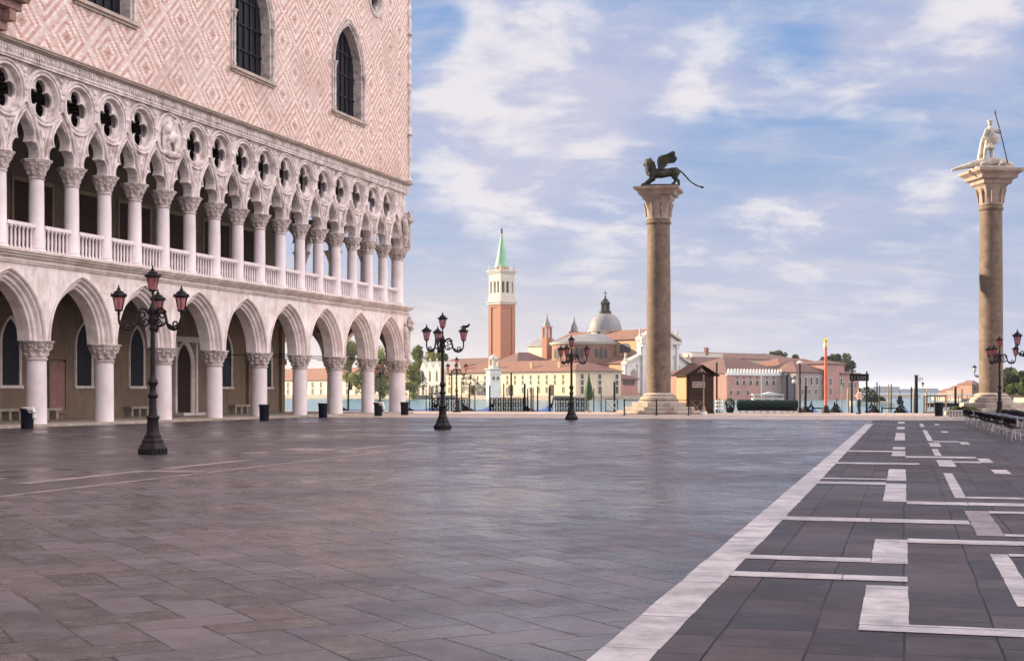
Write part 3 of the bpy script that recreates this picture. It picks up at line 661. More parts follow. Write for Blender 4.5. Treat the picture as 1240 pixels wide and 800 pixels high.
for j in range(1, 2 * NV):
    if j != RELIEF: roundel(-H * j, 0)
# hood mouldings over the ogee arches
def tube_arch():
    mb = MB()
    out = [(x, -.38, Z_LC1 + z) for x, z in ogee_outer()]
    mb.tube(out, .085, 8)
    inn = [(x * 1.0 + (.07 if x > 0 else -.07 if x < 0 else 0), -.36, Z_LC1 + z + (.10 if abs(x) < .3 else 0)) for x, z in ogee_open()]
    mb.tube(inn, .06, 6)
    mb.tube([(x, -.345, Z_LC1 + z) for x, z in [(.93, 0), (.97, .3), (.93, .62), (.82, 1.0), (.60, 1.42), (.30, 1.75), (0, 2.05), (-.30, 1.75), (-.60, 1.42), (-.82, 1.0), (-.93, .62), (-.97, .3), (-.93, 0)]], .055, 6)
    mb.tube([(0, -.38, Z_LC1 + 2.2), (0, -.40, Z_LC1 + 2.95)], [.09, .05], 8)
    mb.ball((0, -.42, Z_LC1 + 2.75), .14, 10, sc3=(1.2, .7, 1))
    a = [(-.62, -.36, Z_TR - .14), (.62, -.36, Z_TR - .14), (.30, -.36, Z_TR - .42), (.10, -.36, Z_TR - .80), (0, -.36, Z_TR - .95), (-.10, -.36, Z_TR - .80), (-.30, -.36, Z_TR - .42), (-.62, -.36, Z_TR - .14)]
    mb.tube(a, .035, 5)
    for x, z, q in ((0, .36, .13), (-.17, .26, .08), (.17, .26, .08), (0, .58, .08)): mb.ball((x, -.36, Z_TR - z), q, 8, sc3=(1, .5, 1))
    for s in (-1, 1):
        mb.tube([(s * 1.17, -.36, Z_LC1 + .25), (s * 1.10, -.36, Z_LC1 + .8), (s * .98, -.36, Z_LC1 + 1.25)], .03, 5)
        mb.ball((s * 1.17, -.36, Z_LC1 + .95), .09, 8, sc3=(1, .5, 1.3))
    return mb.mesh('ogee_moulding', STONE_T, 40)
og_me = tube_arch()
for j in range(2 * NV): O('ogee_moulding', og_me, palace, (-H * (j + .5), 0, 0))
# corner half roundel and waterfront tracery
mb = tracery(.40, 26, [H * (k + .5) for k in range(10)], [H * k for k in range(1, 10)], .0, .55, 'yz'); part('waterfront_tracery', mb, STONE_T)
for k in range(1, 10): roundel(.30, H * k, math.pi / 2)
# relief of a walking lion in place of one roundel: a plain carved panel
mb = MB()
x0 = -H * RELIEF
mb.plate([(x0 + 1.16 * math.cos(t), Z_RND + 1.16 * math.sin(t)) for t in [2 * math.pi * k / 36 for k in range(36)]], (), -.36, .1)
part('relief_panel', mb, STONE_T)
mb = MB(); mb.lathe([(1.10, -.30), (1.19, -.36), (1.19, -.44), (1.10, -.46), (1.08, -.36)], 40, axis='y', caps=False); o = part('relief_frame', mb, STONE_T, smooth=30, loc=(x0, 0, Z_RND))
mb = MB(); rr = random.Random(3)
mb.chain([(-.45, -.45, -.10), (.1, -.50, .0), (.45, -.48, .05)], [.30, .33, .28]); mb.ball((-.52, -.58, .38), .32, 12); mb.ball((-.2, -.52, .72), .22, 10)
mb.chain([(.1, -.50, .3), (.35, -.50, .85), (.55, -.45, 1.05)], [.18, .24, .10]); mb.chain([(-.4, -.5, -.3), (-.5, -.5, -.85)], [.18, .14]); mb.chain([(.4, -.5, -.2), (.45, -.5, -.85)], [.2, .14])
mb.chain([(-.8, -.45, -.95), (.0, -.52, -.98), (.8, -.45, -.95)], [.16, .2, .16]); mb.chain([(-.75, -.42, -.9), (-.8, -.45, .2)], [.14, .1]); mb.box(.15, .6, -.62, -.40, -.3, .25)
O('relief_carving', fused(mb, 'relief_carving', STONE_T, .05, 3, .06, .15), palace, (x0, -.18, Z_RND), scale=(.84, .62, .84))
# balustrade sections
mb = MB(); w = H - .62
mb.box(-w / 2, w / 2, -.20, .08, Z_LEDGE + .005, Z_LEDGE + .14); mb.box(-w / 2, w / 2, -.22, .10, Z_LEDGE + 1.05, Z_LEDGE + 1.20)
for k in range(7):
    x = -w / 2 + w * (k + .5) / 7
    mb.lathe([(.055, Z_LEDGE + .14), (.075, Z_LEDGE + .20), (.05, Z_LEDGE + .26), (.062, Z_LEDGE + .55), (.05, Z_LEDGE + .90), (.075, Z_LEDGE + .97), (.06, Z_LEDGE + 1.05)], 8, c=(x, -.06, 0))
    if k < 6: mb.lathe([(.0, -.20), (.085, -.20), (.085, .06), (0, .06)], 10, c=(x + w / 14, 0, Z_LEDGE + .99), axis='y', a0=0, a1=math.pi)
bal_me = mb.mesh('balustrade', STONE_P, 40)
for j in range(2 * NV): O('balustrade', bal_me, palace, (-H * (j + .5), 0, 0))
for k in range(10): O('balustrade', bal_me, palace, (.06, H * (k + .5), 0), math.pi / 2)
# frieze and cornice under the patterned wall
mb = MB(); mb.box(-LEN, .72, -.50, .2, Z_TR + .002, Z_TR + .46); mb.box(.3, .72, .21, 26, Z_TR + .002, Z_TR + .46)
k = -LEN
while k < .6:
    mb.lathe([(.10, -.50), (.12, -.53), (.07, -.56), (.0, -.57)], 6, c=(k + .15, 0, Z_TR + .24), axis='y'); mb.box(k + .27, k + .33, -.55, -.49, Z_TR + .10, Z_TR + .38); k += .34
for z0, z1, d in ((Z_TR - .10, Z_TR, .02), (Z_TR, Z_TR + .06, .06)): mb.box(-LEN, .70 + d, -.36 - d - .14, -.33, z0, z1)
part('frieze', mb, STONE_T)
mb = MB()
for z0, z1, d in ((Z_TR + .46, Z_TR + .52, .10), (Z_TR + .52, Z_TR + .60, .22), (Z_TR + .60, Z_TR + .66, .28), (Z_TR + .66, Z_CORN, .16)):
    mb.box(-LEN, .72 + d, -.50 - d, .2, z0 + .001, z1); mb.box(.3, .72 + d, .21, 26, z0 + .001, z1)
part('cornice', mb, CORNICE)

# --- patterned upper wall
YW = -.55
WX = [loc_x(422, YW), loc_x(306, YW), loc_x(128, YW), loc_x(128, YW) - 13.0]
WH, WS, WSP, WA = 1.90, 18.35, 21.2, 23.9
def win_shape(c, off=0.0):
    p = pointed(WH, WA - WSP, off, 10)
    return [(c + WH + off, WS - (off if off > 0 else 0) * 0)] + [(c + x, WSP + z) for x, z in p] + [(c - WH - off, WS)]
ox, oz = loc_x(455, YW), 26.6
oc = lambda r, n=28: [(ox + r * math.cos(2 * math.pi * k / n), oz + r * math.sin(2 * math.pi * k / n)) for k in range(n)]
mb = MB(); mb.plate([(-LEN, Z_CORN), (.70, Z_CORN), (.70, Z_TOP), (-LEN, Z_TOP)], [win_shape(c, .30) for c in WX] + [oc(.95)], YW, YW + .9)
part('upper_wall', mb, LOZ)
mb = MB(); mb.box(.2, .705, YW + .905, 26, Z_CORN, Z_TOP); mb.box(-LEN, .69, YW + .1, 26, Z_TOP, Z_TOP + .4); part('waterfront_upper_wall', mb, LOZ)
mb = MB(); mb.box(-90, -LEN - .01, YW, 26, -.2, Z_TOP); part('north_wing', mb, LOZ)
rev = [(.0, .62), (.0, .0), (.04, -.02), (.10, -.02), (.14, -.10), (.22, -.12), (.28, -.06), (.32, -.02), (.36, -.10), (.44, -.10), (.46, .05)]
frame_me = sweep_arch('window_frame', WH, WA - WSP, rev, STONE_C, 12, WSP - WS, WSP)
def window(c):
    mb = MB(); mb.plate(win_shape(c, .03), (), YW + .55, YW + .60); g = part('window', mb, GLASSD)
    O('window_frame', frame_me, g, (c, YW, 0))
    mb = MB()
    for k in range(1, 6):
        x = -WH + 2 * WH * k / 6; top = WSP + (WA - WSP) * (1 - (abs(x) / WH) ** 1.6) ** .9 - .05
        mb.box(c + x - .035, c + x + .035, YW + .47, YW + .54, WS, top)
    for z in (WS + 1.3, WSP - .2, WSP + 1.1): 
        hw = WH - .02 if z <= WSP else WH * (1 - ((z - WSP) / (WA - WSP)) ** 1.7) ** .62
        mb.box(c - hw, c + hw, YW + .46, YW + .53, z - .04, z + .04)
    part('window_grille', mb, DARKM, g)
    mb = MB(); mb.box(c - WH - .55, c + WH + .55, YW - .20, YW + .6, WS - .16, WS); mb.box(c - WH - .45, c + WH + .45, YW - .10, YW + .5, WS - .28, WS - .161); part('window_sill', mb, CORNICE, g)
    for s in (-1, 1):
        mb = MB(); x = c + s * (WH + .20)
        mb.lathe([(.12, WS), (.12, WS + .15), (.08, WS + .2), (.08, WSP - .35), (.09, WSP - .3), (.16, WSP - .02), (.19, WSP), (.19, WSP + .08)], 10, c=(x, YW - .10, 0))
        part('window_jamb', mb, STONE_C, g, 40)
for c in WX: window(c)
mb = MB(); mb.plate(oc(.97), (), YW + .5, YW + .55); o = part('round_window', mb, GLASSD)
mb = MB(); mb.lathe([(.80, .6), (.80, .1), (.85, -.05), (.98, -.10), (1.12, -.08), (1.2, .05)], 32, axis='y', caps=False); part('round_window_frame', mb, STONE_C, o, 40, loc=(ox, YW, oz))
mb = MB(); mb.plate([(.82 * math.cos(2 * math.pi * k / 28), .82 * math.sin(2 * math.pi * k / 28)) for k in range(28)], [[(a * 1.0, b * 1.0) for a, b in quat[::-1]]], .15, .3); part('round_window_tracery', mb, STONE_C, o, loc=(ox, YW, oz))
# balcony at the frame's upper left
bx1 = loc_x(2, YW); bx0 = bx1 - 6.5
mb = MB()
for z0, z1, d in ((16.15, 16.45, .5), (16.45, 16.75, .9), (16.75, 16.88, 1.25), (16.88, 17.0, 1.38)): mb.box(bx0 - d * .1, bx1 + d * .1, YW - d, YW + .02, z0, z1 - .001)
o = part('balcony', mb, BALC)
mb = MB()
for k in range(6):
    x = bx0 + .4 + (bx1 - bx0 - .8) * k / 5
    mb.box(x - .22, x + .22, YW - .42, YW + .02, 15.67, 16.16); mb.box(x - .2, x + .2, YW - .85, YW + .02, 16.0, 16.46)
part('balcony_corbel', mb, BALC, o)
mb = MB(); mb.box(bx0, bx1, YW - 1.28, YW - 1.06, 17.9, 18.05); mb.box(bx1 - .22, bx1, YW - 1.05, YW, 17.9, 18.05)
n = 22
for k in range(n + 1):
    x = bx0 + .1 + (bx1 - bx0 - .2) * k / n; mb.lathe([(.05, 17.0), (.08, 17.15), (.05, 17.3), (.06, 17.6), (.05, 17.9)], 8, c=(x, YW - 1.17, 0))
for k in range(5): mb.lathe([(.05, 17.0), (.08, 17.15), (.05, 17.3), (.06, 17.6), (.05, 17.9)], 8, c=(bx1 - .1, YW - .15 - .2 * k, 0))
part('balcony_railing', mb, BALC, o)
# twisted corner shaft
mb = MB(); n = 160; rings = []
for i in range(n + 1):
    z = Z_CORN + .1 + (Z_TOP - Z_CORN - .1) * i / n
    rings.append([(.70 + (.17 + .03 * math.cos(3 * (2 * math.pi * k / 12) - z * 7)) * math.cos(2 * math.pi * k / 12), YW + (.17 + .03 * math.cos(3 * (2 * math.pi * k / 12) - z * 7)) * math.sin(2 * math.pi * k / 12), z) for k in range(12)])
mb.loft(rings)
for z in (Z_CORN + .1, 18.9, 22.3, 25.7, 29.1): mb.lathe([(.20, z - .12), (.28, z - .06), (.29, z + .06), (.2, z + .14)], 14, c=(.70, YW, 0))
part('corner_shaft', mb, STONE_T, smooth=50)
# corner sculptures
def corner_group(z0, h, seed, name):
    r = random.Random(seed); mb = MB(); c = Vector((.60, YW + .08, 0))
    mb.tube([c + Vector((0, 0, z0 - .2)), c + Vector((.05, -.05, z0 + h))], [.24, .20], 10)
    for s in (-1, 1):                                        # a standing figure on each side of a tree
        f = c + Vector((-.55, -.10, 0)) if s < 0 else c + Vector((.08, .55, 0))
        mb.chain([f + Vector((0, 0, z0 + .05)), f + Vector((.04, -.03, z0 + .45 * h)), f + Vector((0, 0, z0 + .72 * h))], [.13, .19, .21]); mb.ball(f + Vector((0, 0, z0 + .86 * h)), .15, 10)
        mb.limb(f + Vector((.05, 0, z0 + .7 * h)), c + Vector((0, 0, z0 + .55 * h)), .09, .07)
    for k in range(26):
        t = r.uniform(-2.4, .6); q = r.uniform(.2, .42)
        mb.ball(c + Vector((q * math.cos(t), q * math.sin(t), z0 + h * r.uniform(.72, 1.05))), r.uniform(.08, .15), 8)
    O(name, fused(mb, name, STONE_C, .05, 3, .08, .2), palace)
corner_group(3.75, 2.6, 5, 'corner_sculpture'); corner_group(11.25, 2.3, 9, 'corner_statue')

# --- walls behind the arcades, with dark gothic windows, a portal and stone benches
YB = 6.1
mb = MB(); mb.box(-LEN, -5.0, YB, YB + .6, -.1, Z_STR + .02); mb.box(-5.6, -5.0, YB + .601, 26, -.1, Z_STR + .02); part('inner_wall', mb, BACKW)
mb = MB(); mb.box(-LEN, -5.0, YB, YB + .6, Z_LEDGE - .02, Z_TR + .1); mb.box(-5.6, -5.0, YB + .601, 26, Z_LEDGE - .02, Z_TR + .1); part('loggia_inner_wall', mb, PLASTER_SHADE)
def iw(px): return loc_x(px, YB)
pane = [(x, z) for x, z in pointed(.62, 1.15, 0, 8)]
mb = MB(); mb.plate([(.62, -2.0)] + pane + [(-.62, -2.0)], (), -.03, .05); ipane = mb.mesh('inner_window', GLASSD)
ifr = sweep_arch('frame', .62, 1.15, [(.0, .02), (0, -.06), (.05, -.09), (.14, -.09), (.16, .0)], STONE, 8, 2.0, 0)
mb = MB(); mb.box(-.85, .85, -.14, .05, -2.14, -2.0); isill = mb.mesh('sill', STONE)
for px in (12, 101, 165, 273, 322, -60):
    o = O('inner_window', ipane, palace, (iw(px), YB, 3.75)); O('frame', ifr, o); O('sill', isill, o)
xp = iw(221)
mb = MB(); mb.plate([(xp + .75, .1)] + [(xp + x, 3.0 + z) for x, z in pointed(.75, 1.2, 0, 8)] + [(xp - .75, .1)], (), YB - .05, YB + .05); o = part('portal', mb, DOORW)
mb = MB()
pf = sweep_arch('portal_frame', .75, 1.2, [(.0, .02), (0, -.12), (.10, -.2), (.24, -.2), (.26, .0)], STONE, 8, 2.88, 3.0); O('portal_frame', pf, o, (xp, YB, 0))
mb.box(xp - 1.2, xp - 1.02, YB - .3, YB + .02, .1, 4.3); mb.box(xp + 1.02, xp + 1.2, YB - .3, YB + .02, .1, 4.3); mb.box(xp - 1.3, xp + 1.3, YB - .32, YB + .02, 4.3, 4.6); mb.box(xp - 1.3, xp + 1.3, YB - .9, YB, .1, .25); part('portal_pilaster', mb, STONE, o)
xp = iw(68); mb = MB(); mb.box(xp - .6, xp + .6, YB - .08, YB + .05, .5, 2.9); o = part('marble_tablet', mb, REDM)
mb = MB(); mb.box(xp - .75, xp - .6, YB - .14, YB + .05, .35, 3.05); mb.box(xp + .6, xp + .75, YB - .14, YB + .05, .35, 3.05); mb.box(xp - .85, xp + .85, YB - .2, YB + .05, 3.05, 3.25); mb.box(xp - .75, xp + .75, YB - .16, YB + .05, .35, .5); part('tablet_frame', mb, BACKW, o)
for x in (iw(120) , iw(300), -5.1): 
    mb = MB(); mb.box(x - .22, x + .22, YB - .2, YB + .01, .1, Z_STR - .5); mb.box(x - .32, x + .32, YB - .28, YB + .01, 3.2, 3.55); part('pilaster', mb, BACKW)
mb = MB(); mb.box(-.95, .95, -.48, 0, .52, .66)
for s in (-1, 0, 1): mb.box(s * .72 - .09, s * .72 + .09, -.40, 0, .10, .52)
bench = mb.mesh('stone_bench', STEPST)
for px in (4, 162, 286, 90 - 40): O('stone_bench', bench, palace, (iw(px), YB - .002, 0))
mb = MB()
for z0, z1, d in ((.09, .42, .045), (1.46, 1.58, .04), (5.7, 5.9, .12)): mb.box(-LEN, -5.0 + d, YB - d, YB + .02, z0, z1)
part('wall_moulding', mb, BACKW)
# loggia back wall doors, enlarged and repeated to paint in the interior's shade
lp = MB(); lp.box(-1.45, 1.45, -.03, .05, Z_LEDGE, Z_LEDGE + 4.3); lpane = lp.mesh('loggia_shade_door', DOORW)
lf = MB(); lf.box(-1.6, -1.45, -.08, .05, Z_LEDGE, Z_LEDGE + 4.5); lf.box(1.45, 1.6, -.08, .05, Z_LEDGE, Z_LEDGE + 4.5); lf.box(-1.45, 1.45, -.08, .05, Z_LEDGE + 4.3, Z_LEDGE + 4.5); lfm = lf.mesh('shade_door_frame', BACKW)
for k in range(11):
    o = O('loggia_shade_door', lpane, palace, (-9.0 - 4.3 * k, YB, 0)); O('shade_door_frame', lfm, o)
# tie rods between the capitals
for i in range(4):
    mb = MB()
    mb.tube([(-B * i, .0, Z_CAP1 + .05), (-B * i, 6.0, Z_CAP1 + .05)], .028, 6); part('tie_rod', mb, DARKM)
# ------------------------------------------------------------------ the two great columns
def great_column(name, label, px, Y, top_py, half, cap_bell, shaft_r, cap_rz):
    c = at(px, HY, Y); t = thing(name, label, 'column', (c.x, Y, 0))
    zt = zz(top_py, Y); z_sh = zt - cap_bell[0]
    mb = MB()
    for i, (r, z0, z1) in enumerate(((3.0, 0, .22), (2.5, .22, .46), (1.9, .46, .76))):
        mb.lathe([(r - .02, z0 + .002), (r, z0 + .03), (r, z1 - .04), (r - .04, z1)], 8, rot=.3)
    O('steps', mb.mesh('steps', STEPST), t)
    mb = MB(); mb.lathe([(1.30, .76), (1.30, .95), (1.2, .97), (1.22, 1.05), (1.12, 1.12), (1.0, 1.16), (1.04, 1.24), (.94, 1.32), (shaft_r * 1.02, 1.38)], 32); O('base', mb.mesh('base', STEPST, 40), t)
    mb = MB(); mb.lathe([(shaft_r * 1.0, 1.30), (shaft_r, 4.5), (shaft_r * .985, 8), (shaft_r * .93, z_sh - .35), (shaft_r * 1.02, z_sh - .30), (shaft_r * 1.05, z_sh - .22), (shaft_r * 1.02, z_sh - .12), (shaft_r * .93, z_sh - .06), (shaft_r * .93, z_sh)], 48); O('shaft', mb.mesh('shaft', GRANITE, 40), t)
    mb = MB(); b = cap_bell[1]                               # bell, then square stepped abacus
    def sq(r, k, n=32):                                      # k: 0 round .. 1 square
        out = []
        for i in range(n):
            a = 2 * math.pi * i / n; q = 1 / max(abs(math.cos(a)), abs(math.sin(a))); rr = r * (1 + (q - 1) * k); out.append((rr * math.cos(a), rr * math.sin(a)))
        return out
    rings = []
    h0 = cap_bell[0] - b
    for r, k, z in ((shaft_r * .98, 0, z_sh), (shaft_r * 1.0, 0, z_sh + .1), (shaft_r * .98, .15, z_sh + .25 * h0), (shaft_r * 1.0, .35, z_sh + .6 * h0), (shaft_r * 1.08, .6, z_sh + .9 * h0), (shaft_r * 1.13, .8, z_sh + h0),
                    (shaft_r * 1.15, 1, z_sh + h0 + .02), (half * .64, 1, z_sh + h0 + .10), (half * .65, 1, z_sh + h0 + .30 * b), (half * .80, 1, z_sh + h0 + .40 * b), (half * .82, 1, z_sh + h0 + .62 * b), (half * .95, 1, z_sh + h0 + .78 * b), (half, 1, z_sh + h0 + .82 * b), (half, 1, zt)):
        rings.append([(x, y, z) for x, y in sq(r, k)])
    mb.loft(rings, caps=True)
    for k in range(8):
        a = 2 * math.pi * (k + .5) / 8; rr = shaft_r * 1.02
        mb.tube([(rr * math.cos(a), rr * math.sin(a), z_sh + .12), (rr * 1.06 * math.cos(a), rr * 1.06 * math.sin(a), z_sh + .5 * h0), (rr * 1.22 * math.cos(a), rr * 1.22 * math.sin(a), z_sh + .85 * h0)], [.05, .07, .04], 8)
    o = O('capital', mb.mesh('capital', CAPST, 35), t, rz=cap_rz)
    return t, Vector((c.x, Y, zt))
lion_col, lion_at = great_column('granite_column', 'tall brown granite column with the winged beast on its capital', 797.5, 92.5, 228.5, 1.46, (2.05, .80), .80, R(-14))
war_col, war_at = great_column('granite_column', 'tall granite column at right with the pale standing warrior on top', 1200, 87.0, 207, 1.44, (2.15, .95), .715, R(8))

# winged lion
def lion():
    k = .00705
    P = lambda zx, zy, y=0.0: Vector(((zx - 442) * k, y, (448 - zy) * k + .20))
    t = thing('winged_lion_statue', 'dark green bronze winged lion statue walking atop the granite column', 'statue', lion_at)
    mb = MB(); mb.box(-1.22, 1.30, -.42, .42, .002, .25, taper=.96); O('plinth', mb.mesh('plinth', BRONZE), t)
    mb = MB()
    mb.chain([P(372, 318), P(400, 335), P(470, 335), P(545, 325), P(596, 322)], [.36, .35, .31, .29, .33], 14)
    mb.chain([P(372, 318), P(366, 275), P(352, 236)], [.36, .38, .31], 14)                        # neck with mane
    mb.chain([P(352, 230), P(328, 242), P(312, 250)], [.25, .17, .12], 12)
    for s in (-1, 1): mb.ball(P(366, 196, .15 * s), .07, 8); mb.ball(P(372, 250, .16 * s), .26, 10); mb.ball(P(380, 290, .14 * s), .24, 10)
    for s, dx in ((-1, 0), (1, 24)):
        y = .20 * s
        mb.chain([P(368 + dx, 345, y), P(372 + dx, 385, y), P(335 + dx, 415, y), P(306 + dx * .8, 437, y)], [.20, .14, .10, .09]); mb.limb(P(308 + dx * .8, 440, y), P(282 + dx * .8, 442, y), .085, .075)
    mb.chain([P(592, 330, -.2), P(584, 370, -.2), P(606, 392, -.2), P(577, 432, -.2)], [.25, .17, .10, .085]); mb.limb(P(578, 440, -.2), P(556, 441, -.2), .08, .07)
    mb.chain([P(600, 330, .2), P(602, 375, .2), P(632, 400, .2), P(634, 432, .2)], [.25, .17, .10, .085]); mb.limb(P(634, 440, .2), P(612, 441, .2), .08, .07)
    mb.chain([P(622, 304), P(655, 318), P(700, 366), P(740, 410), P(785, 440), P(835, 460), P(856, 464)], [.08, .06, .055, .055, .055, .06, .085], 8)
    O('body', fused(mb, 'body', BRONZE, .04, 3, .05, .25), t)
    for s in (-1, 1):
        mb = MB(); d = 14 if s > 0 else 0
        out = [(446, 300), (436, 250), (432, 205), (440, 182), (470, 172), (520, 158), (556, 138), (580, 132), (592, 146), (588, 172), (594 + d * 2, 170 + d), (600 + d, 190 + d), (580 + d, 215 + d), (545, 235), (520, 240), (518, 262), (500, 275), (490, 300)]
        pts = [P(x, y) for x, y in out]
        mb.plate([(p.x, p.z) for p in pts], (), s * .26 - .07, s * .26 + .07)
        for q in range(5):                                   # feather rows
            a = P(448 + q * 9, 196 + q * 17, s * .34); b = P(578 - q * 16, 150 + q * 22, s * .34); mb.tube([a, a.lerp(b, .5) + Vector((0, s * .02, .03)), b], [.05, .055, .02], 6)
        O('wing', mb.mesh('wing', BRONZE), t)
lion()
# warrior on the crocodile
def warrior():
    t = thing('warrior_statue', 'white marble warrior with spear and shield standing on a crocodile', 'statue', war_at)
    k = 1 / 4.708 / (F / 87.0)
    P = lambda zx, zy, y=0.0: Vector(((zx - 380) * k, y, (412 - zy) * k))
    mb = MB(); mb.box(-1.15, 1.25, -.75, .75, .002, .16); mb.box(-1.0, 1.1, -.6, .6, .161, .24); O('plinth', mb.mesh('plinth', MARBLE), t)
    mb = MB()
    mb.chain([P(158, 410, -.1), P(200, 396, -.1), P(260, 382, -.1), P(320, 366), P(390, 358), P(450, 362), P(490, 376), P(512, 386)], [.08, .13, .19, .26, .28, .23, .16, .10], 12)
    for x in (330, 430):
        for s in (-1, 1): mb.chain([P(x, 368, .2 * s), P(x - 12, 372, .42 * s), P(x - 24, 392, .46 * s)], [.11, .08, .07])
    for i in range(14): mb.ball(P(200 + i * 20, 392 - 42 * math.sin(min(1, i / 9) * 1.57) , -.02), .05, 6)
    O('crocodile', fused(mb, 'crocodile', MARBLE, .04, 2, .04, .2), t)
    mb = MB()
    mb.chain([P(340, 350, -.12), P(345, 300, -.1), P(362, 245, -.06)], [.10, .13, .19]); mb.limb(P(332, 352, -.15), P(318, 356, -.22), .08, .06)
    mb.chain([P(388, 345, .10), P(386, 295, .10), P(378, 245, .06)], [.10, .13, .19]); mb.limb(P(394, 352, .05), P(402, 356, -.05), .08, .06)
    mb.chain([P(370, 245), P(374, 212), P(378, 178)], [.24, .24, .25]); mb.chain([P(378, 170), P(378, 155), P(376, 140)], [.12, .09, .15], 12)
    mb.ball(P(374, 128), .17, 10, sc3=(1.2, 1.2, .45)); mb.ball(P(370, 142, -.13), .035, 6)
    mb.chain([P(402, 180, .05), P(424, 196, -.05), P(426, 168, -.14)], [.12, .09, .065]); mb.ball(P(427, 163, -.15), .075, 8)
    mb.chain([P(354, 180, -.04), P(338, 215, -.12), P(352, 240, -.20)], [.12, .09, .07])
    mb.lathe([(.24, 0), (.30, -.28), (.36, -.5), (.3, -.52)], 12, c=tuple(P(371, 240)))
    for i in range(7): a = 2 * math.pi * i / 7; mb.limb(P(371, 238) + Vector((.24 * math.cos(a), .2 * math.sin(a), 0)), P(371, 238) + Vector((.33 * math.cos(a), .28 * math.sin(a), -.48)), .05, .06)
    O('figure', fused(mb, 'figure', MARBLE, .035, 3, .03, .2), t)
    mb = MB(); mb.chain([P(358, 185, .16), P(340, 240, .22), P(322, 345, .20)], [.10, .16, .18]); O('cloak', fused(mb, 'cloak', MARBLE, .05, 2), t)
    mb = MB(); mb.tube([P(400, 84, -.12), P(428, 190, -.16), P(470, 372, -.2)], .032, 8); mb.lathe([(.0, 0), (.06, .1), (0, .34)], 6, c=tuple(P(400, 92, -.12))); O('spear', mb.mesh('spear', DARKM), t)
    mb = MB(); mb.lathe([(.0, -.06), (.2, -.04), (.30, .0), (.2, .02), (0, .02)], 18, axis='y', c=tuple(P(398, 235, -.28))); O('shield', mb.mesh('shield', MARBLE, 40), t)
warrior()

# ------------------------------------------------------------------ street lamps
def lantern_parts(s=1.0):
    gl = MB(); gl.lathe([(.105 * s, .06 * s), (.185 * s, .44 * s)], 6, caps=False)
    fr = MB()
    for k in range(6):
        a = 2 * math.pi * k / 6; fr.tube([(.108 * s * math.cos(a), .108 * s * math.sin(a), .05 * s), (.19 * s * math.cos(a), .19 * s * math.sin(a), .45 * s)], .012 * s, 5)
    fr.lathe([(.03 * s, -.10 * s), (.05 * s, -.05 * s), (.03 * s, -.01 * s), (.12 * s, .03 * s), (.12 * s, .065 * s), (.05 * s, .066 * s)], 12)
    fr.lathe([(.17 * s, .43 * s), (.245 * s, .45 * s), (.25 * s, .485 * s), (.20 * s, .50 * s), (.15 * s, .56 * s), (.155 * s, .585 * s), (.09 * s, .63 * s), (.05 * s, .65 * s), (.055 * s, .69 * s), (.02 * s, .72 * s), (.03 * s, .75 * s), (0, .82 * s)], 12)
    for k in range(6):
        a = 2 * math.pi * k / 6; fr.ball((.225 * s * math.cos(a), .225 * s * math.sin(a), .52 * s), .03 * s, 6)
    fr.ball((0, 0, .22 * s), .035 * s, 8)
    return gl, fr
gl_, fr_ = lantern_parts(.80); GL_ME = gl_.mesh('glass', PINKGL); FR_ME = fr_.mesh('lantern', IRON, 40); GLP_ME = gl_.mesh('glass', PALEGL)
mb = MB()
mb.lathe([(.345, .0), (.345, .15), (.325, .17), (.31, .22), (.26, .28), (.26, .34), (.205, .40), (.205, .46)], 8, rot=.39)
for k in range(24): a = 2 * math.pi * k / 24; mb.box(-.025, .025, -.02, .02, .03, .14, rz=a, c=(.325 * math.cos(a), .325 * math.sin(a), 0))
BASE_ME = mb.mesh('base', IRON, 30)
mb = MB()
mb.lathe([(.19, .46), (.155, .52), (.14, .60), (.13, .84), (.15, .87), (.17, .90), (.15, .93), (.105, .96), (.092, 1.05), (.082, 1.36), (.115, 1.39), (.13, 1.43), (.105, 1.47), (.078, 1.50), (.07, 1.64), (.10, 1.68), (.13, 1.75), (.10, 1.82), (.066, 1.86), (.062, 2.0), (.054, 3.0), (.085, 3.03), (.09, 3.08), (.065, 3.12), (.085, 3.2), (.10, 3.3), (.085, 3.42), (.11, 3.47), (.10, 3.54), (.06, 3.60), (.035, 3.70), (.028, 3.86)], 20,
         mod=lambda t, z: 1 + (.05 * math.cos(10 * t) if .5 < z < .86 or 1.0 < z < 1.36 or 1.9 < z < 3 else 0))
POLE_ME = mb.mesh('pole', IRON, 40)
mb = MB()
arm = [(.08, 3.40), (.18, 3.52), (.27, 3.55), (.34, 3.48), (.38, 3.35), (.42, 3.18), (.50, 3.06), (.62, 3.02), (.74, 3.05), (.82, 3.14), (.85, 3.26), (.85, 3.36)]
mb.tube([(x, 0, z) for x, z in arm], [.034, .036, .036, .034, .034, .036, .036, .036, .034, .03, .028, .028], 8)
def curl(cx, cz, r, a0, turns, s=1):
    return [(cx + r * (1 - .72 * i / 20) * math.cos(a0 + s * turns * 2 * math.pi * i / 20), 0, cz + r * (1 - .72 * i / 20) * math.sin(a0 + s * turns * 2 * math.pi * i / 20)) for i in range(21)]
mb.tube(curl(.27, 3.40, .12, 1.6, 1.3, -1), .022, 6); mb.tube(curl(.66, 3.14, .10, -1.4, 1.25, 1), .022, 6); mb.tube(curl(.18, 3.22, .11, 0, 1.2, -1), .022, 6)
mb.tube([(.09, 0, 3.18), (.2, 0, 3.10), (.33, 0, 3.14), (.41, 0, 3.24)], .022, 6)
for x, z in ((.50, 3.12), (.36, 3.46), (.74, 3.1), (.60, 3.08)): mb.ball((x, 0, z), .05, 8)
ARM_ME = mb.mesh('arm', IRON, 40)
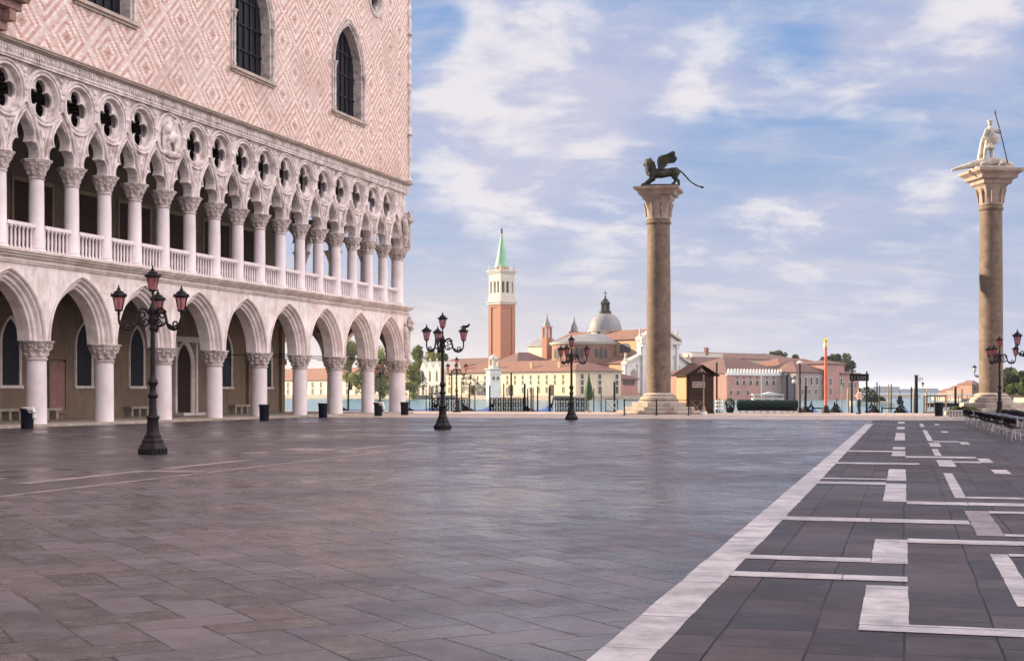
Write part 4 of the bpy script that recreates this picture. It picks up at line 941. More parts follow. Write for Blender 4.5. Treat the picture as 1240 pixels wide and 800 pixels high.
def lamp(loc, label, a0, scale=1.0, arms=3, glass=None):
    t = thing('street_lamp', label, 'street lamp', loc, 0, 'three armed street lamps of the square', scale)
    O('base', BASE_ME, t); O('pole', POLE_ME, t)
    l = O('lantern', FR_ME, t, (0, 0, 3.95)); O('glass', glass or GL_ME, l)
    for k in range(arms):
        a = R(a0 + 360 * k / arms)
        o = O('arm', ARM_ME, t, rz=a)
        l = O('lantern', FR_ME, t, (.85 * math.cos(a), .85 * math.sin(a), 3.44), a); O('glass', glass or GL_ME, l)
    return t
lamp(gnd(185, 550), 'largest cast iron lamp with pink lanterns in front of the palace arches', -24, .95)
lamp(gnd(536, 519.5), 'iron lamp with pink lanterns standing just right of the palace corner', -14, .985)
lamp(gnd(692, 508), 'iron lamp with pink lanterns between the bell tower and great column', 10, .955)
lamp((26.4, 76, 0), 'iron lamp with pink lanterns in front of the right great column', -8, .98)
lamp(((1258 - CX) / F * 50, 50, 0), 'iron lamp cut by the right edge with one lantern showing', 180, .90)
lamp(((553 - CX) / F * 99.5, 99.5, 0), 'distant iron lamp on the quay right of the palace corner lamp', 30, .86)
lamp(((460 - CX) / F * 101, 101, 0), 'iron lamp on the quay seen through the last palace arch', 20, .80)
lamp(((1193 - CX) / F * 93, 93, 0), 'pale lantern lamp mostly hidden behind the right great column', 172, .80, glass=GLP_ME)
# pigeon on the right lantern of the second lamp
g = gnd(536, 519); a = R(-14)
mb = MB(); mb.chain([(-.10, 0, .10), (0, 0, .10), (.10, 0, .12)], [.04, .06, .05]); mb.limb((.10, 0, .12), (.15, 0, .19), .045, .035); mb.limb((-.1, 0, .1), (-.22, 0, .06), .035, .012); mb.limb((0, .02, .08), (0, .02, .0), .012, .01); mb.limb((0, -.02, .08), (0, -.02, .0), .012, .01); mb.limb((.17, 0, .19), (.20, 0, .18), .014, .006)
tag(O('pigeon', fused(mb, 'pigeon', DARKM, .012, 2), None, (g.x + .985 * .85 * math.cos(a) + .08, g.y + .985 * .85 * math.sin(a), .985 * 3.93)), 'dark pigeon perched on the right lantern of the corner lamp', 'bird')

# ------------------------------------------------------------------ litter bins
mb = MB(); mb.lathe([(.225, .0), (.235, .03), (.25, .70), (.275, .74), (.285, .78), (.27, .81), (.23, .81), (.225, .60), (.0, .60)], 20, mod=lambda t, z: 1 + (.012 * math.cos(20 * t) if .05 < z < .7 else 0)); BIN_ME = mb.mesh('bin_body', BINM, 40)
mb = MB(); mb.lathe([(.258, .70), (.295, .69), (.30, .705), (.295, .72), (.26, .73)], 20, caps=False); RIM_ME = mb.mesh('rim', DARKM, 40)
mb = MB(); mb.ball((0, 0, .60), .22, 12, sc3=(1, .9, .75)); mb.lathe([(.21, .62), (.27, .76), (.30, .83), (.28, .84), (.2, .7)], 14, caps=False, mod=lambda t, z: 1 + .05 * math.sin(5 * t)); mb.chain([(.24, -.1, .80), (.30, -.14, .62), (.30, -.12, .45)], [.05, .08, .09]); BAG_ME = mb.mesh('bin_bag', WHITEP, 60)
def bin_(px, py, label, bag=False):
    p = gnd(px, py); t = thing('litter_bin', label, 'bin', p, 0, 'litter bins'); O('bin_body', BIN_ME, t); O('rim', RIM_ME, t)
    if bag: tag(O('bin_bag', BAG_ME, t, (.04, -.02, 0), scale=(.96, .96, 1)), 'white bag hanging over the bin rim')
bin_(33, 519, 'dark blue bin by the leftmost palace column, with a pale bag', True)
bin_(320, 509, 'dark blue bin standing before the fifth visible palace column', False)
bin_(391, 505.5, 'dark blue bin before the third palace column from the corner')
bin_(458, 503.5, 'dark bin left of the corner column with a white bag', True)
bin_(490, 502.3, 'narrow looking dark bin right of the palace corner column')
bin_(1137, 503.5, 'dark green bin at right beside the terrace planters')

# ------------------------------------------------------------------ cafe terrace at the right
mb = MB()
CH_SEAT = MB(); CH_SEAT.lathe([(.0, .375), (.17, .37), (.195, .385), (.19, .40), (0, .405)], 14)
CH_BACK = MB()
pts = [(.19 * math.cos(t), .19 * math.sin(t)) for t in [math.pi * (i / 10) for i in range(11)]]
CH_BACK.tube([(x, y + .02, .60 + .06 * math.sin(math.pi * i / 10)) for i, (x, y) in enumerate(pts)], .022, 6)
for i in range(2, 9):
    x, y = pts[i]; CH_BACK.tube([(x * .95, y * .95 + .01, .40), (x, y + .02, .62)], .012, 4)
rings = [[(x * 1.0, y + .015, z0 + .05 * math.sin(math.pi * i / 10)) for i, (x, y) in enumerate(pts)] for z0 in (.48, .59)]
CH_BACK.loft(rings, closed=False)
CH_LEG = MB(); CH_LEG.tube([(0, 0, .38), (.03, 0, .18), (.055, 0, .0)], [.014, .013, .012], 6)
cs_, cb_, cl_ = CH_SEAT.mesh('seat', CHAIRM, 40), CH_BACK.mesh('backrest', CHAIRM, 50), CH_LEG.mesh('leg', CHROME, 50)
def chair(loc, rz, label, group):
    t = thing('cafe_chair', label, 'chair', loc, rz, group); O('seat', cs_, t); O('backrest', cb_, t)
    for k in range(4): a = R(45 + 90 * k); O('leg', cl_, t, (.13 * math.cos(a), .13 * math.sin(a), 0), a)
mb = MB(); mb.box(-.26, .26, -.26, .26, .555, .58); tt_ = mb.mesh('tabletop', TABLET)
mb = MB(); mb.lathe([(.2, 0), (.2, .02), (.03, .05), (.03, .555)], 12); tl_ = mb.mesh('pedestal', CHROME, 40)
ORD = ['first', 'second', 'third', 'fourth', 'fifth', 'sixth', 'seventh', 'eighth', 'ninth', 'tenth', 'eleventh', 'twelfth', 'thirteenth', 'fourteenth', 'fifteenth', 'sixteenth']
rr = random.Random(11)
P_NEAR, P_FAR, NCH = 44.0, 66.0, 15
for col_, (q0, rz, rowname) in enumerate(((2.75, 90, 'row beside the paving'), (4.1, -90, 'row behind the first tables'), (4.75, 90, 'third row in from the paving'), (6.1, -90, 'innermost row in view'))):
    for k in range(NCH):
        p = P_FAR - (P_FAR - P_NEAR) * k / (NCH - 1) + rr.uniform(-.12, .12)
        q = q0 + (P_FAR - p) * .022 + rr.uniform(-.08, .08); w = aq(q, p)
        if w.x / w.y > 640 / F: continue
        chair(w, R(rz + 0) - AXB + rr.uniform(-.25, .25), f'black cafe chair, {ORD[k]} from the far end of the {rowname}', 'black cafe chairs of the terrace')
for q0, rowname in ((3.42, 'tables nearest the paving'), (5.42, 'inner line of tables')):
    for k in range(10):
        p = P_FAR - 1.0 - (P_FAR - P_NEAR) * k / 9.6; q = q0 + (P_FAR - p) * .022; w = aq(q, p)
        if w.x / w.y > 640 / F: continue
        t = thing('cafe_table', f'small grey square table, {ORD[k]} from the far end of the {rowname}', 'table', w, -AXB, 'grey cafe tables of the terrace'); O('tabletop', tt_, t); O('pedestal', tl_, t)
# planters and low white fence at the terrace's far end
def leafball(mb, c, r, n, s, rng, m=0, sc3=(1, 1, 1)):
    for _ in range(n):
        v = Vector((rng.gauss(0, 1), rng.gauss(0, 1), rng.gauss(0, 1))).normalized() * r * rng.uniform(.45, 1.0) ** .6
        p = Vector(c) + Vector((v.x * sc3[0], v.y * sc3[1], v.z * sc3[2])); a = Vector((rng.gauss(0, 1), rng.gauss(0, 1), rng.gauss(0, 1))).normalized(); b = a.cross(Vector((rng.gauss(0, 1), rng.gauss(0, 1), rng.gauss(0, 1)))).normalized()
        h = s * rng.uniform(.6, 1.3); mb.add([p - a * h, p + b * h * .6, p + a * h, p - b * h * .6], [(0, 1, 2, 3)], m)
for i, (px, Y, m_, lb) in enumerate(((1157, 76, LEAFY, 'leftmost planter box with yellow green leaves at the terrace end'), (1166, 74.5, LEAFD, 'middle planter box with dark leaves near the terrace end'), (1176, 73, LEAF, 'planter box with green leaves touching the first cafe chairs'))):
    p = Vector(((px - CX) / F * Y, Y, 0)); t = thing('planter', lb, 'planter', p, -AXB)
    mb = MB(); mb.box(-.36, .36, -.18, .18, .06, .34); mb.box(-.38, .38, -.20, .20, .30, .345); O('box', mb.mesh('box', STEPST), t)
    mb = MB(); leafball(mb, (0, 0, .46), .36, 260, .06, random.Random(i), sc3=(1.1, .6, .6)); O('foliage', mb.mesh('foliage', m_), t)
for i, (px, Y) in enumerate(((1155, 72), (1170, 70))):
    p = Vector(((px - CX) / F * Y, Y, 0)); mb = MB()
    mb.box(-.55, .55, -.02, .02, .46, .50); mb.box(-.55, .55, -.02, .02, .12, .15)
    for k in range(8): mb.box(-.52 + k * .147, -.49 + k * .147, -.015, .015, .0, .46)
    t = O('low_fence', mb.mesh('low_fence', WHITEP), None, p, -AXB); tag(t, ('low white slatted barrier before the leftmost planter' , 'low white slatted barrier before the middle planter')[i], 'barrier')
# ------------------------------------------------------------------ along the quay
def qy(px, back=0.0):                                        # point on the quay edge at photo column px, moved back from the water by back metres
    m = (px - CX) / F; p = QUAY - back; Y = p / (math.cos(AXB) + m * math.sin(AXB)); return Vector((m * Y, Y, 0))
# stacks of raised-walkway trestles
def walkway_stack(px0, px1, label):
    a, b = qy(px0, 1.2), qy(px1, 1.2); L = (b - a).length; t = thing('walkway_stack', label, 'walkway', a, math.atan2(b.y - a.y, b.x - a.x), 'stacked raised walkways on the quay')
    mb = MB(); mb.box(0, L, -.42, .42, .93, 1.0); mb.box(0, L, -.42, .42, .50, .545); mb.box(0, L, -.40, .40, .03, .07); O('deck', mb.mesh('deck', WOODD), t)
    n = max(2, int(L / .33))
    for y in (-.36, .36):
        mb = MB()
        for k in range(n + 1):
            x = L * k / n
            mb.box(x - .025, x + .025, y - .025, y + .025, .07, .93)
            if k < n:
                x1 = L * (k + 1) / n
                for z0, z1 in ((.07, .50), (.545, .93)): mb.tube([(x, y, z0), (x1, y, z1)], .02, 4); mb.tube([(x, y, z1), (x1, y, z0)], .02, 4)
        O('trestle', mb.mesh('trestle', WOODD), t)
walkway_stack(522, 545, 'dark walkway trestle stack behind the corner lamp')
walkway_stack(596, 638, 'longest dark walkway trestle stack below the small white lighthouse')
walkway_stack(674, 712, 'dark walkway trestle stack behind the middle street lamp')
walkway_stack(551, 564, 'short leaning trestle stack beside the distant quay lamp')
# mooring poles: (px, top py, radius, material, label, lean)
poles = [(370, 462, .07, WOOD, 'leaning mooring pole seen left through the second last open arch', .10), (421, 462, .09, WOODD, 'dark leaning mooring pole framed by the arch before the corner bay', .12), (449, 450, .05, WOODD, 'thin dark pole seen just left of the corner column', 0),
    (496, 441, .05, WOOD, 'thin mooring pole touching the right edge of the palace corner', 0), (516, 470, .05, WOODD, 'thin dark pole before the white gothic building, left one', 0), (523, 469, .06, WOODD, 'dark pole before the white gothic building, right one', 0), (547, 448, .07, WOODD, 'tall dark pole immediately right of the corner lamp post', 0),
    (559, 461, .05, WOOD, 'slim brown pole right beside the distant quay lamp', 0), (568, 465, .10, WOOD, 'thick brown mooring pole before the yellow building left end', .04), (575, 467, .06, WOOD, 'brown pole second right of the distant quay lamp', 0), (593, 466, .07, WOODD, 'dark pole in front of the lighthouse left edge', 0), (610, 464, .06, WOODD, 'dark pole touching the lighthouse right edge', 0),
    (619, 451, .09, WOODD, 'thick tall black pole right of the small lighthouse', 0), (635, 464, .10, WOODD, 'thick dark pole above the end of the longest walkway stack', .03), (639, 470, .06, WOODD, 'thin dark pole hugging the longest walkway stack end', 0), (643, 469, .09, WOOD, 'brown mooring pole in a pair right of the walkway stack', .02), (645.5, 469, .06, WOODD, 'black mooring pole in a pair right of the walkway stack', 0),
    (651, 467, .07, WOODD, 'single black pole midway between two walkway stacks', 0), (665.5, 468, .10, WOODD, 'thick black pole left of the middle street lamp', 0), (719, 470, .05, WOODD, 'thin pole just right of the closed green parasol', 0), (728, 468, .06, WOOD, 'brown pole before the grey end of the yellow building', 0), (744, 462, .10, WOODD, 'stout dark pole left of the lattice gate', 0),
    (868, 438, .08, WOODD, 'tall black pole beside the wooden kiosk right side', 0), (953, 453, .09, WOODD, 'black pole above the right end of the green covered stall', 0), (975, 466, .11, WOODD, 'crooked dark pole between stall and red flagpole', .05), (1019, 468, .05, WOODL, 'thin pale pole right of the red flagpole', 0), (1027, 470, .10, WOODL, 'pale wooden pole left of the dark signboard', 0),
    (1062, 462, .05, WOODD, 'thin dark pole right of the person and signboard', 0), (1064.5, 466, .05, WOOD, 'thin leaning pole by the signboard gate right post', .03), (1076.3, 465, .065, WOODL, 'pale pole of a pair standing alone in the open water gap, left', -.03), (1079, 464.5, .06, WOOD, 'dark pole of a pair standing alone in the open water gap, right', .02), (1103.5, 468, .06, WOODD, 'thin dark pole left of the hooked lamp', 0), (1107, 470, .10, WOODL, 'pale stout pole touching the hooked lamp', 0), (1122, 470, .06, WOODL, 'pale pole right of the hooked lamp', .02), (1126, 472, .05, WOODL, 'second pale pole right of the hooked lamp', 0), (1157, 468, .10, WOODD, 'dark post before the red houses left of the right great column', 0), (1165, 470, .04, WOODD, 'thin black pole against the red houses', 0)]
for px, top, r, m_, lb, lean in poles:
    b = qy(px, -1.2 - (px * 7 % 5) * .25); h = zz(top, b.y); mb = MB()
    r *= .8; mb.tube([(0, 0, -2.2), (lean * .4, 0, h * .5), (lean * 1.0, 0, h - .08), (lean, 0, h)], [r, r, r * .95, r * .55], 10)
    tag(O('mooring_pole', mb.mesh('mooring_pole', m_, 50), None, b), lb, 'pole', 'wooden mooring poles along the quay')
# railing around the lion column
def railing(px0, px1, Y, label, n):
    a, b = Vector(((px0 - CX) / F * Y, Y, 0)), Vector(((px1 - CX) / F * Y, Y, 0)); L = (b - a).length; t = thing('railing', label, 'railing', a)
    mb = MB(); mb.tube([(0, 0, .92), (L, 0, .92)], .025, 6); mb.tube([(0, 0, .10), (L, 0, .10)], .016, 6); O('rail', mb.mesh('rail', DARKM), t)
    mb = MB(); mb.lathe([(.10, 0), (.10, .03), (.045, .05), (.04, .90), (.055, .93), (.03, 1.0)], 10); me = mb.mesh('post', DARKM, 40)
    for k in range(n + 1): O('post', me, t, (L * k / n, 0, 0))
railing(756, 834, 86.5, 'black iron railing with slim posts before the great lion column', 2)
a = qy(733, 1.6); t = thing('lattice_gate', 'small lattice gate with crossed bars left of the great column', 'gate', a, -AXB)
mb = MB(); mb.box(0, .9, -.03, .03, .92, .98); mb.box(0, .9, -.03, .03, .02, .08); mb.box(0, .06, -.03, .03, .08, .92); mb.box(.84, .9, -.03, .03, .08, .92); O('frame', mb.mesh('frame', WOOD), t)
mb = MB(); mb.tube([(.06, 0, .08), (.84, 0, .92)], .025, 5); mb.tube([(.84, .03, .08), (.06, .03, .92)], .025, 5); mb.tube([(.06, 0, .5), (.45, 0, .92), (.84, 0, .5), (.45, 0, .08), (.06, 0, .5)], .02, 5); O('crossbar', mb.mesh('crossbar', WHITEP), t)
a = Vector(((836 - CX) / F * 88, 88, 0)); t = thing('lattice_gate', 'brown crossed timber barrier in front of the wooden kiosk', 'gate', a)
mb = MB(); mb.box(0, .80, -.03, .03, .84, .90); mb.box(0, .8, -.03, .03, .04, .10); mb.box(0, .06, -.03, .03, .10, .84); mb.box(.74, .8, -.03, .03, .10, .84); O('frame', mb.mesh('frame', WOOD), t)
mb = MB(); mb.tube([(.06, 0, .1), (.74, 0, .84)], .022, 5); mb.tube([(.74, .025, .1), (.06, .025, .84)], .022, 5); O('crossbar', mb.mesh('crossbar', WOODL), t)
a = Vector(((852 - CX) / F * 87.5, 87.5, 0)); t = thing('banner_post', 'slim pale post on a white footing right of the kiosk barrier', 'post', a)
mb = MB(); mb.lathe([(.2, 0), (.2, .22), (.12, .30), (.10, .5), (.045, .55), (.04, 2.4), (.07, 2.44), (0, 2.5)], 10); O('shaft', mb.mesh('shaft', WOODL, 40), t)
mb = MB(); mb.lathe([(.22, 0.0), (.22, .18), (.2, .2)], 10); O('footing', mb.mesh('footing', WHITEP), t, scale=(1.02, 1.02, 1))
# wooden kiosk
Y = 93.0; c = Vector(((832.5 - CX) / F * Y, Y, 0)); W, D, H0, H1 = 2.05, 1.55, 2.60, 3.25
kiosk = thing('ticket_kiosk', 'wooden gabled kiosk with sunlit orange side by the great column', 'kiosk', c, R(22))
mb = MB(); mb.box(.0, W, .0, D, .0, .12); mb.box(.04, W - .04, .04, D - .0, .12, H0); O('body', mb.mesh('body', KIOSKB), kiosk)
mb = MB(); mb.box(-.03, .035, .12, D - .08, .30, H0 - .02); o = O('side_panel', mb.mesh('side_panel', KIOSKO), kiosk)
mb = MB(); mb.box(.14, W - .14, -.0, .03, .25, 1.25); mb.box(.14, W - .14, -.01, .03, 1.30, H0 - .12); O('shutter', mb.mesh('shutter', DOORW), kiosk)
mb = MB(); mb.box(.35, W - .75, -.05, -.012, 1.72, 2.12); o = O('sign', mb.mesh('sign', SIGNP), kiosk)
mb = MB()
for z in (1.82, 1.92, 2.02): 
    x = .42
    while x < W - .85: l = rr.uniform(.06, .2); mb.box(x, min(x + l, W - .80), -.056, -.05, z - .02, z + .02); x += l + .05
O('lettering', mb.mesh('lettering', DOORW), o)
mb = MB(); e = .25
for s in (0, 1):
    xa = -e if s == 0 else W + e; mb.add([(xa, -e, H0 - .05), (W / 2, -e, H1), (W / 2, D + e, H1), (xa, D + e, H0 - .05), (xa, -e, H0 - .13), (W / 2, -e, H1 - .08), (W / 2, D + e, H1 - .08), (xa, D + e, H0 - .13)], [(0, 1, 2, 3), (7, 6, 5, 4), (0, 4, 5, 1), (2, 6, 7, 3), (0, 3, 7, 4)])
O('roof', mb.mesh('roof', KIOSKB), kiosk)
mb = MB(); mb.plate([(.1, H0), (W - .1, H0), (W / 2, H1 - .12)], (), .0, .06); o = O('gable', mb.mesh('gable', DOORW), kiosk)
mb = MB(); mb.tube([(W / 2 - .28, -.03, H0 + .12), (W / 2, -.03, H0 + .45), (W / 2 + .28, -.03, H0 + .12)], .04, 6); mb.tube([(W / 2, -.03, H0 + .1), (W / 2, -.03, H0 + .5)], .04, 6); mb.ball((W / 2, -.03, H0 + .25), .12, 8); O('gable_ornament', mb.mesh('gable_ornament', SIGNP), o)
# dark shrub tubs and stand beside the kiosk
a = qy(884, 2.0); t = thing('potted_shrub', 'dark green potted shrub right of the kiosk', 'plant', a)
mb = MB(); mb.lathe([(.22, 0), (.3, .3), (.32, .34), (.28, .34)], 12); O('pot', mb.mesh('pot', DOORW, 40), t)
mb = MB(); leafball(mb, (0, 0, .62), .42, 420, .06, random.Random(5), sc3=(.9, .9, 1)); O('foliage', mb.mesh('foliage', LEAFD), t)
a = qy(871, 2.2); t = thing('postcard_rack', 'white wire display rack between kiosk and potted shrub', 'rack', a)
mb = MB(); mb.tube([(0, 0, 0), (0, 0, 1.0)], .03, 6); mb.lathe([(.25, 0), (.25, .03), (.03, .05)], 10); O('stand', mb.mesh('stand', DARKM), t)
mb = MB()
for z in (.3, .55, .8):
    for s in (-1, 1): mb.box(-.02 + s * .22, .02 + s * .22, -.15, .15, z - .08, z + .08); mb.box(-.12, .12, s * .18 - .01, s * .18 + .01, z - .08, z + .08)
O('cards', mb.mesh('cards', WHITEP), t)
# long covered stall
a, b = qy(893, 2.4), qy(966, 2.4); L = (b - a).length; t = thing('covered_stall', 'long low stall under dark green tarpaulin on the quay', 'stall', a, math.atan2(b.y - a.y, b.x - a.x))
mb = MB(); prof = [(-.55, .40), (-.52, .72), (-.40, .84), (0, .90), (.40, .84), (.52, .72), (.55, .40)]
n = 24; rings = [[(L * i / n, y * (1 + .03 * math.sin(i * 2.1)), z + .025 * math.sin(i * 1.7 + y * 6) - (.05 if i in (0, n) else 0)) for y, z in prof] for i in range(n + 1)]
mb.loft(rings, closed=False); O('cover', mb.mesh('cover', GREENT, 60), t)
mb = MB(); mb.box(.05, L - .05, -.48, .48, .16, .72); O('frame', mb.mesh('frame', WOODD), t)
mb = MB(); mb.box(.1, L - .1, -.5, -.46, .07, .13)
for k in range(9): mb.box(.1 + (L - .3) * k / 8, .2 + (L - .3) * k / 8, -.5, .5, .0, .16)
O('skid', mb.mesh('skid', WHITEP), t)
# flagpole
Y = qy(1000, 1.5).y; zt = zz(408, Y); t = thing('flagpole', 'tall orange red flagpole with gilded top at the water', 'flagpole', (qy(1000, 1.5).x, Y, 0))
mb = MB(); mb.lathe([(.105, .45), (.105, 2.0), (.085, zt - 1.1), (.08, zt - .75)], 14); O('pole', mb.mesh('pole', REDPOLE, 40), t)
mb = MB(); mb.lathe([(.30, 0), (.30, .12), (.26, .2), (.2, .38), (.16, .5)], 12); O('base', mb.mesh('base', DARKM, 40), t)
mb = MB(); mb.lathe([(.11, zt - .75), (.17, zt - .72), (.13, zt - .45), (.10, zt - .35), (.15, zt - .22), (.1, zt - .1), (0, zt)], 12); O('finial', mb.mesh('finial', GOLD, 40), t)
# globe lamps and hooked lamp
a = qy(968.5, 1.0); z1 = zz(441, a.y); t = thing('quay_lamp', 'black quay lamp post with pale flat head above the stall', 'street lamp', a)
mb = MB(); mb.lathe([(.16, 0), (.15, .3), (.08, .4), (.065, z1)], 10); O('pole', mb.mesh('pole', DARKM, 40), t)
mb = MB(); mb.lathe([(.05, z1), (.22, z1 + .05), (.26, z1 + .12), (.1, z1 + .22), (0, z1 + .26)], 12); O('lamp_head', mb.mesh('lamp_head', PALEGL, 40), t)
a = qy(961.5, .8); z1 = zz(464, a.y); t = thing('quay_lamp', 'low quay lamp with a single white globe above the stall', 'street lamp', a)
mb = MB(); mb.lathe([(.12, 0), (.1, .3), (.04, .35), (.035, z1)], 10); O('pole', mb.mesh('pole', DARKM, 40), t)
mb = MB(); mb.ball((0, 0, z1 + .13), .15, 12); O('globe', mb.mesh('globe', PALEGL, 60), t)
a = qy(1109.5, 1.0); z1 = zz(455, a.y); t = thing('hooked_lamp', 'black post with a lantern hanging from its side arm', 'street lamp', a)
mb = MB(); mb.box(-.10, .10, -.10, .10, 0, z1, taper=.8); mb.box(-.13, .13, -.13, .13, z1, z1 + .06); O('post', mb.mesh('post', DARKM), t)
mb = MB(); mb.tube([(.05, 0, z1 - .25), (.25, 0, z1 - .1), (.42, 0, z1 - .16), (.44, 0, z1 - .28)], .022, 6); mb.tube(curl(.22, z1 - .28, .1, 1.2, 1.1, -1), .015, 5); O('arm', mb.mesh('arm', DARKM), t)
l = O('lantern', FR_ME, t, (.44, 0, z1 - .72), scale=.55); O('glass', GLP_ME, l)
# signboard gate
a, b = qy(1031.5, 1.3), qy(1049.5, 1.3); L = (b - a).length; z0, z1 = zz(461, a.y), zz(453.5, a.y)
t = thing('signboard_gate', 'dark green board with pale lettering carried on two posts', 'sign', a, math.atan2(b.y - a.y, b.x - a.x))
mb = MB(); mb.box(-.14, L + .14, -.05, .05, z0, z1); mb.box(-.18, L + .18, -.07, .07, z1, z1 + .05); board = O('board', mb.mesh('board', GREENT), t)
mb = MB(); mb.lathe([(.09, 0), (.07, .3), (.055, z1 + .1), (.07, z1 + .14), (0, z1 + .28)], 10); me = mb.mesh('post', DARKM, 40)
O('post', me, t, (0, .12, 0)); O('post', me, t, (L, .12, 0))
mb = MB(); r5 = random.Random(21)                            # the painted words are too small to read in the photograph: short pale strokes of the same size
for zc in (z0 + .14, z0 + .28):
    x = -.02
    while x < L: mb.box(x, x + .035, -.056, -.05, zc - .045, zc + .045); mb.box(x, x + .08, -.056, -.05, zc + r5.choice((-.04, 0, .035)) - .01, zc + .012 + r5.choice((-.03, 0, .03))); x += r5.choice((.12, .12, .13, .2))
O('lettering', mb.mesh('lettering', SIGNP), board)
# closed green parasol
a = qy(713, 1.6); z1 = zz(452, a.y); t = thing('closed_parasol', 'closed green parasol right of the middle street lamp', 'parasol', a)
mb = MB(); mb.lathe([(.25, 0), (.25, .08), (.04, .12), (.035, 1.0)], 12); O('pole', mb.mesh('pole', WOODL, 40), t)
mb = MB(); mb.lathe([(.10, .85), (.23, .95), (.27, 1.3), (.20, 1.8), (.10, 2.2), (.03, z1)], 20, mod=lambda t_, z: 1 + .16 * math.cos(6 * t_)); O('canopy', mb.mesh('canopy', GREENU, 50), t)
# wooden landing stage by the open water, right
a = qy(1118, 1.6); t = thing('landing_stage', 'pale timber landing frame between hooked lamp and bin', 'jetty', a, -AXB)
mb = MB(); mb.box(0, 1.5, 0, 1.4, .05, .12); O('deck', mb.mesh('deck', WOODL), t)
me = MB().box(-.06, .06, -.06, .06, 0, 1.25).mesh('post', WOODL)
for x in (.06, .75, 1.44): O('post', me, t, (x, .06, 0))
mb = MB(); mb.box(0, 1.5, .02, .10, 1.12, 1.20); mb.box(0, 1.5, .03, .09, .6, .66); O('handrail', mb.mesh('handrail', WOOD), t)

# gondolas
def gondola_meshes():
    n = 26; hull = MB(); rings = []
    for i in range(n + 1):
        t = i / n * 2 - 1; x = 4.9 * t; w = .68 * max(.02, (1 - abs(t) ** 2.3)); up = .95 * abs(t) ** 3.2; top = .42 + up
        rings.append([(x, -w, top), (x, -w * .8, .08 + up * .75), (x, 0, -.12 + up * .7), (x, w * .8, .08 + up * .75), (x, w, top)])
    hull.loft(rings, closed=False)
    cov = MB(); rings = []
    for i in range(4, n - 3):
        t = i / n * 2 - 1; x = 4.9 * t; w = .70 * max(.02, (1 - abs(t) ** 2.3)); top = .44 + .95 * abs(t) ** 3.2
        rings.append([(x, -w, top - .08), (x, -w * .9, top + .05), (x, 0, top + .20 + .03 * math.sin(i * 2)), (x, w * .9, top + .05), (x, w, top - .08)])
    cov.loft(rings, closed=False)
    fer = MB(); fer.plate([(4.75, 1.05), (4.95, 1.25), (5.0, 1.75), (5.18, 1.95), (5.22, 1.80), (5.12, 1.72), (5.30, 1.66), (5.12, 1.60), (5.30, 1.54), (5.12, 1.48), (5.28, 1.42), (5.1, 1.36), (5.05, 1.1)], (), -.03, .03)
    st = MB(); st.tube([(-4.75, 0, 1.2), (-4.95, 0, 1.45), (-5.0, 0, 1.6)], [.07, .05, .02], 6)
    return hull.mesh('hull', WOODD, 50), cov.mesh('cover', BLUET, 50), fer.mesh('prow_iron', DARKM), st.mesh('stern_post', WOODD, 50)
gm = gondola_meshes()
def gondola(px, off, rz, label):
    p = qy(px, -off); t = thing('gondola', label, 'gondola', (p.x, p.y, WZ + .16), rz, 'gondolas under blue covers moored at the quay'); t.scale = (1, 1, .74)
    for nm, me in zip(('hull', 'cover', 'prow_iron', 'stern_post'), gm): O(nm, me, t)
to_quay = -math.pi / 2 - AXB
for px, off, lb, flip in ((509, 5.6, 'blue covered gondola right of the palace corner', 0), (432, 6.0, 'blue covered gondola seen through the palace arches', 0), (979, 5.6, 'gondola with raised end just left of the red flagpole', 0), (1012, 5.7, 'gondola with blue cover just right of the red flagpole', 1), (1057, 5.6, 'gondola bow between the signboard gate and pole pair', 0), (1091, 5.6, 'gondola with dark bow right of the lone pole pair', 0), (652, 6.4, 'blue covered gondola between the walkway stacks', 1), (580, 6.2, 'blue covered gondola behind the distant quay lamp', 0)):
    gondola(px, off, to_quay + (math.pi if flip else 0) + rr.uniform(-.05, .05), lb)
# rope rails between the mooring piles
for i, (x0, x1) in enumerate(((983, 1000), (1067, 1088))):
    a, b = qy(x0, -.8), qy(x1, -.8); z = zz(494, a.y); mb = MB(); mb.box(0, (b - a).length, -.04, .04, z - .04, z + .04)
    for x in (0.05, (b - a).length - .05): mb.box(x - .05, x + .05, -.05, .05, -2.2, z + .1)
    tag(O('mooring_beam', mb.mesh('mooring_beam', WOODD), None, a, math.atan2(b.y - a.y, b.x - a.x)), ('dark mooring beam left of the red flagpole', 'dark mooring beam right of the lone pole pair')[i], 'beam')

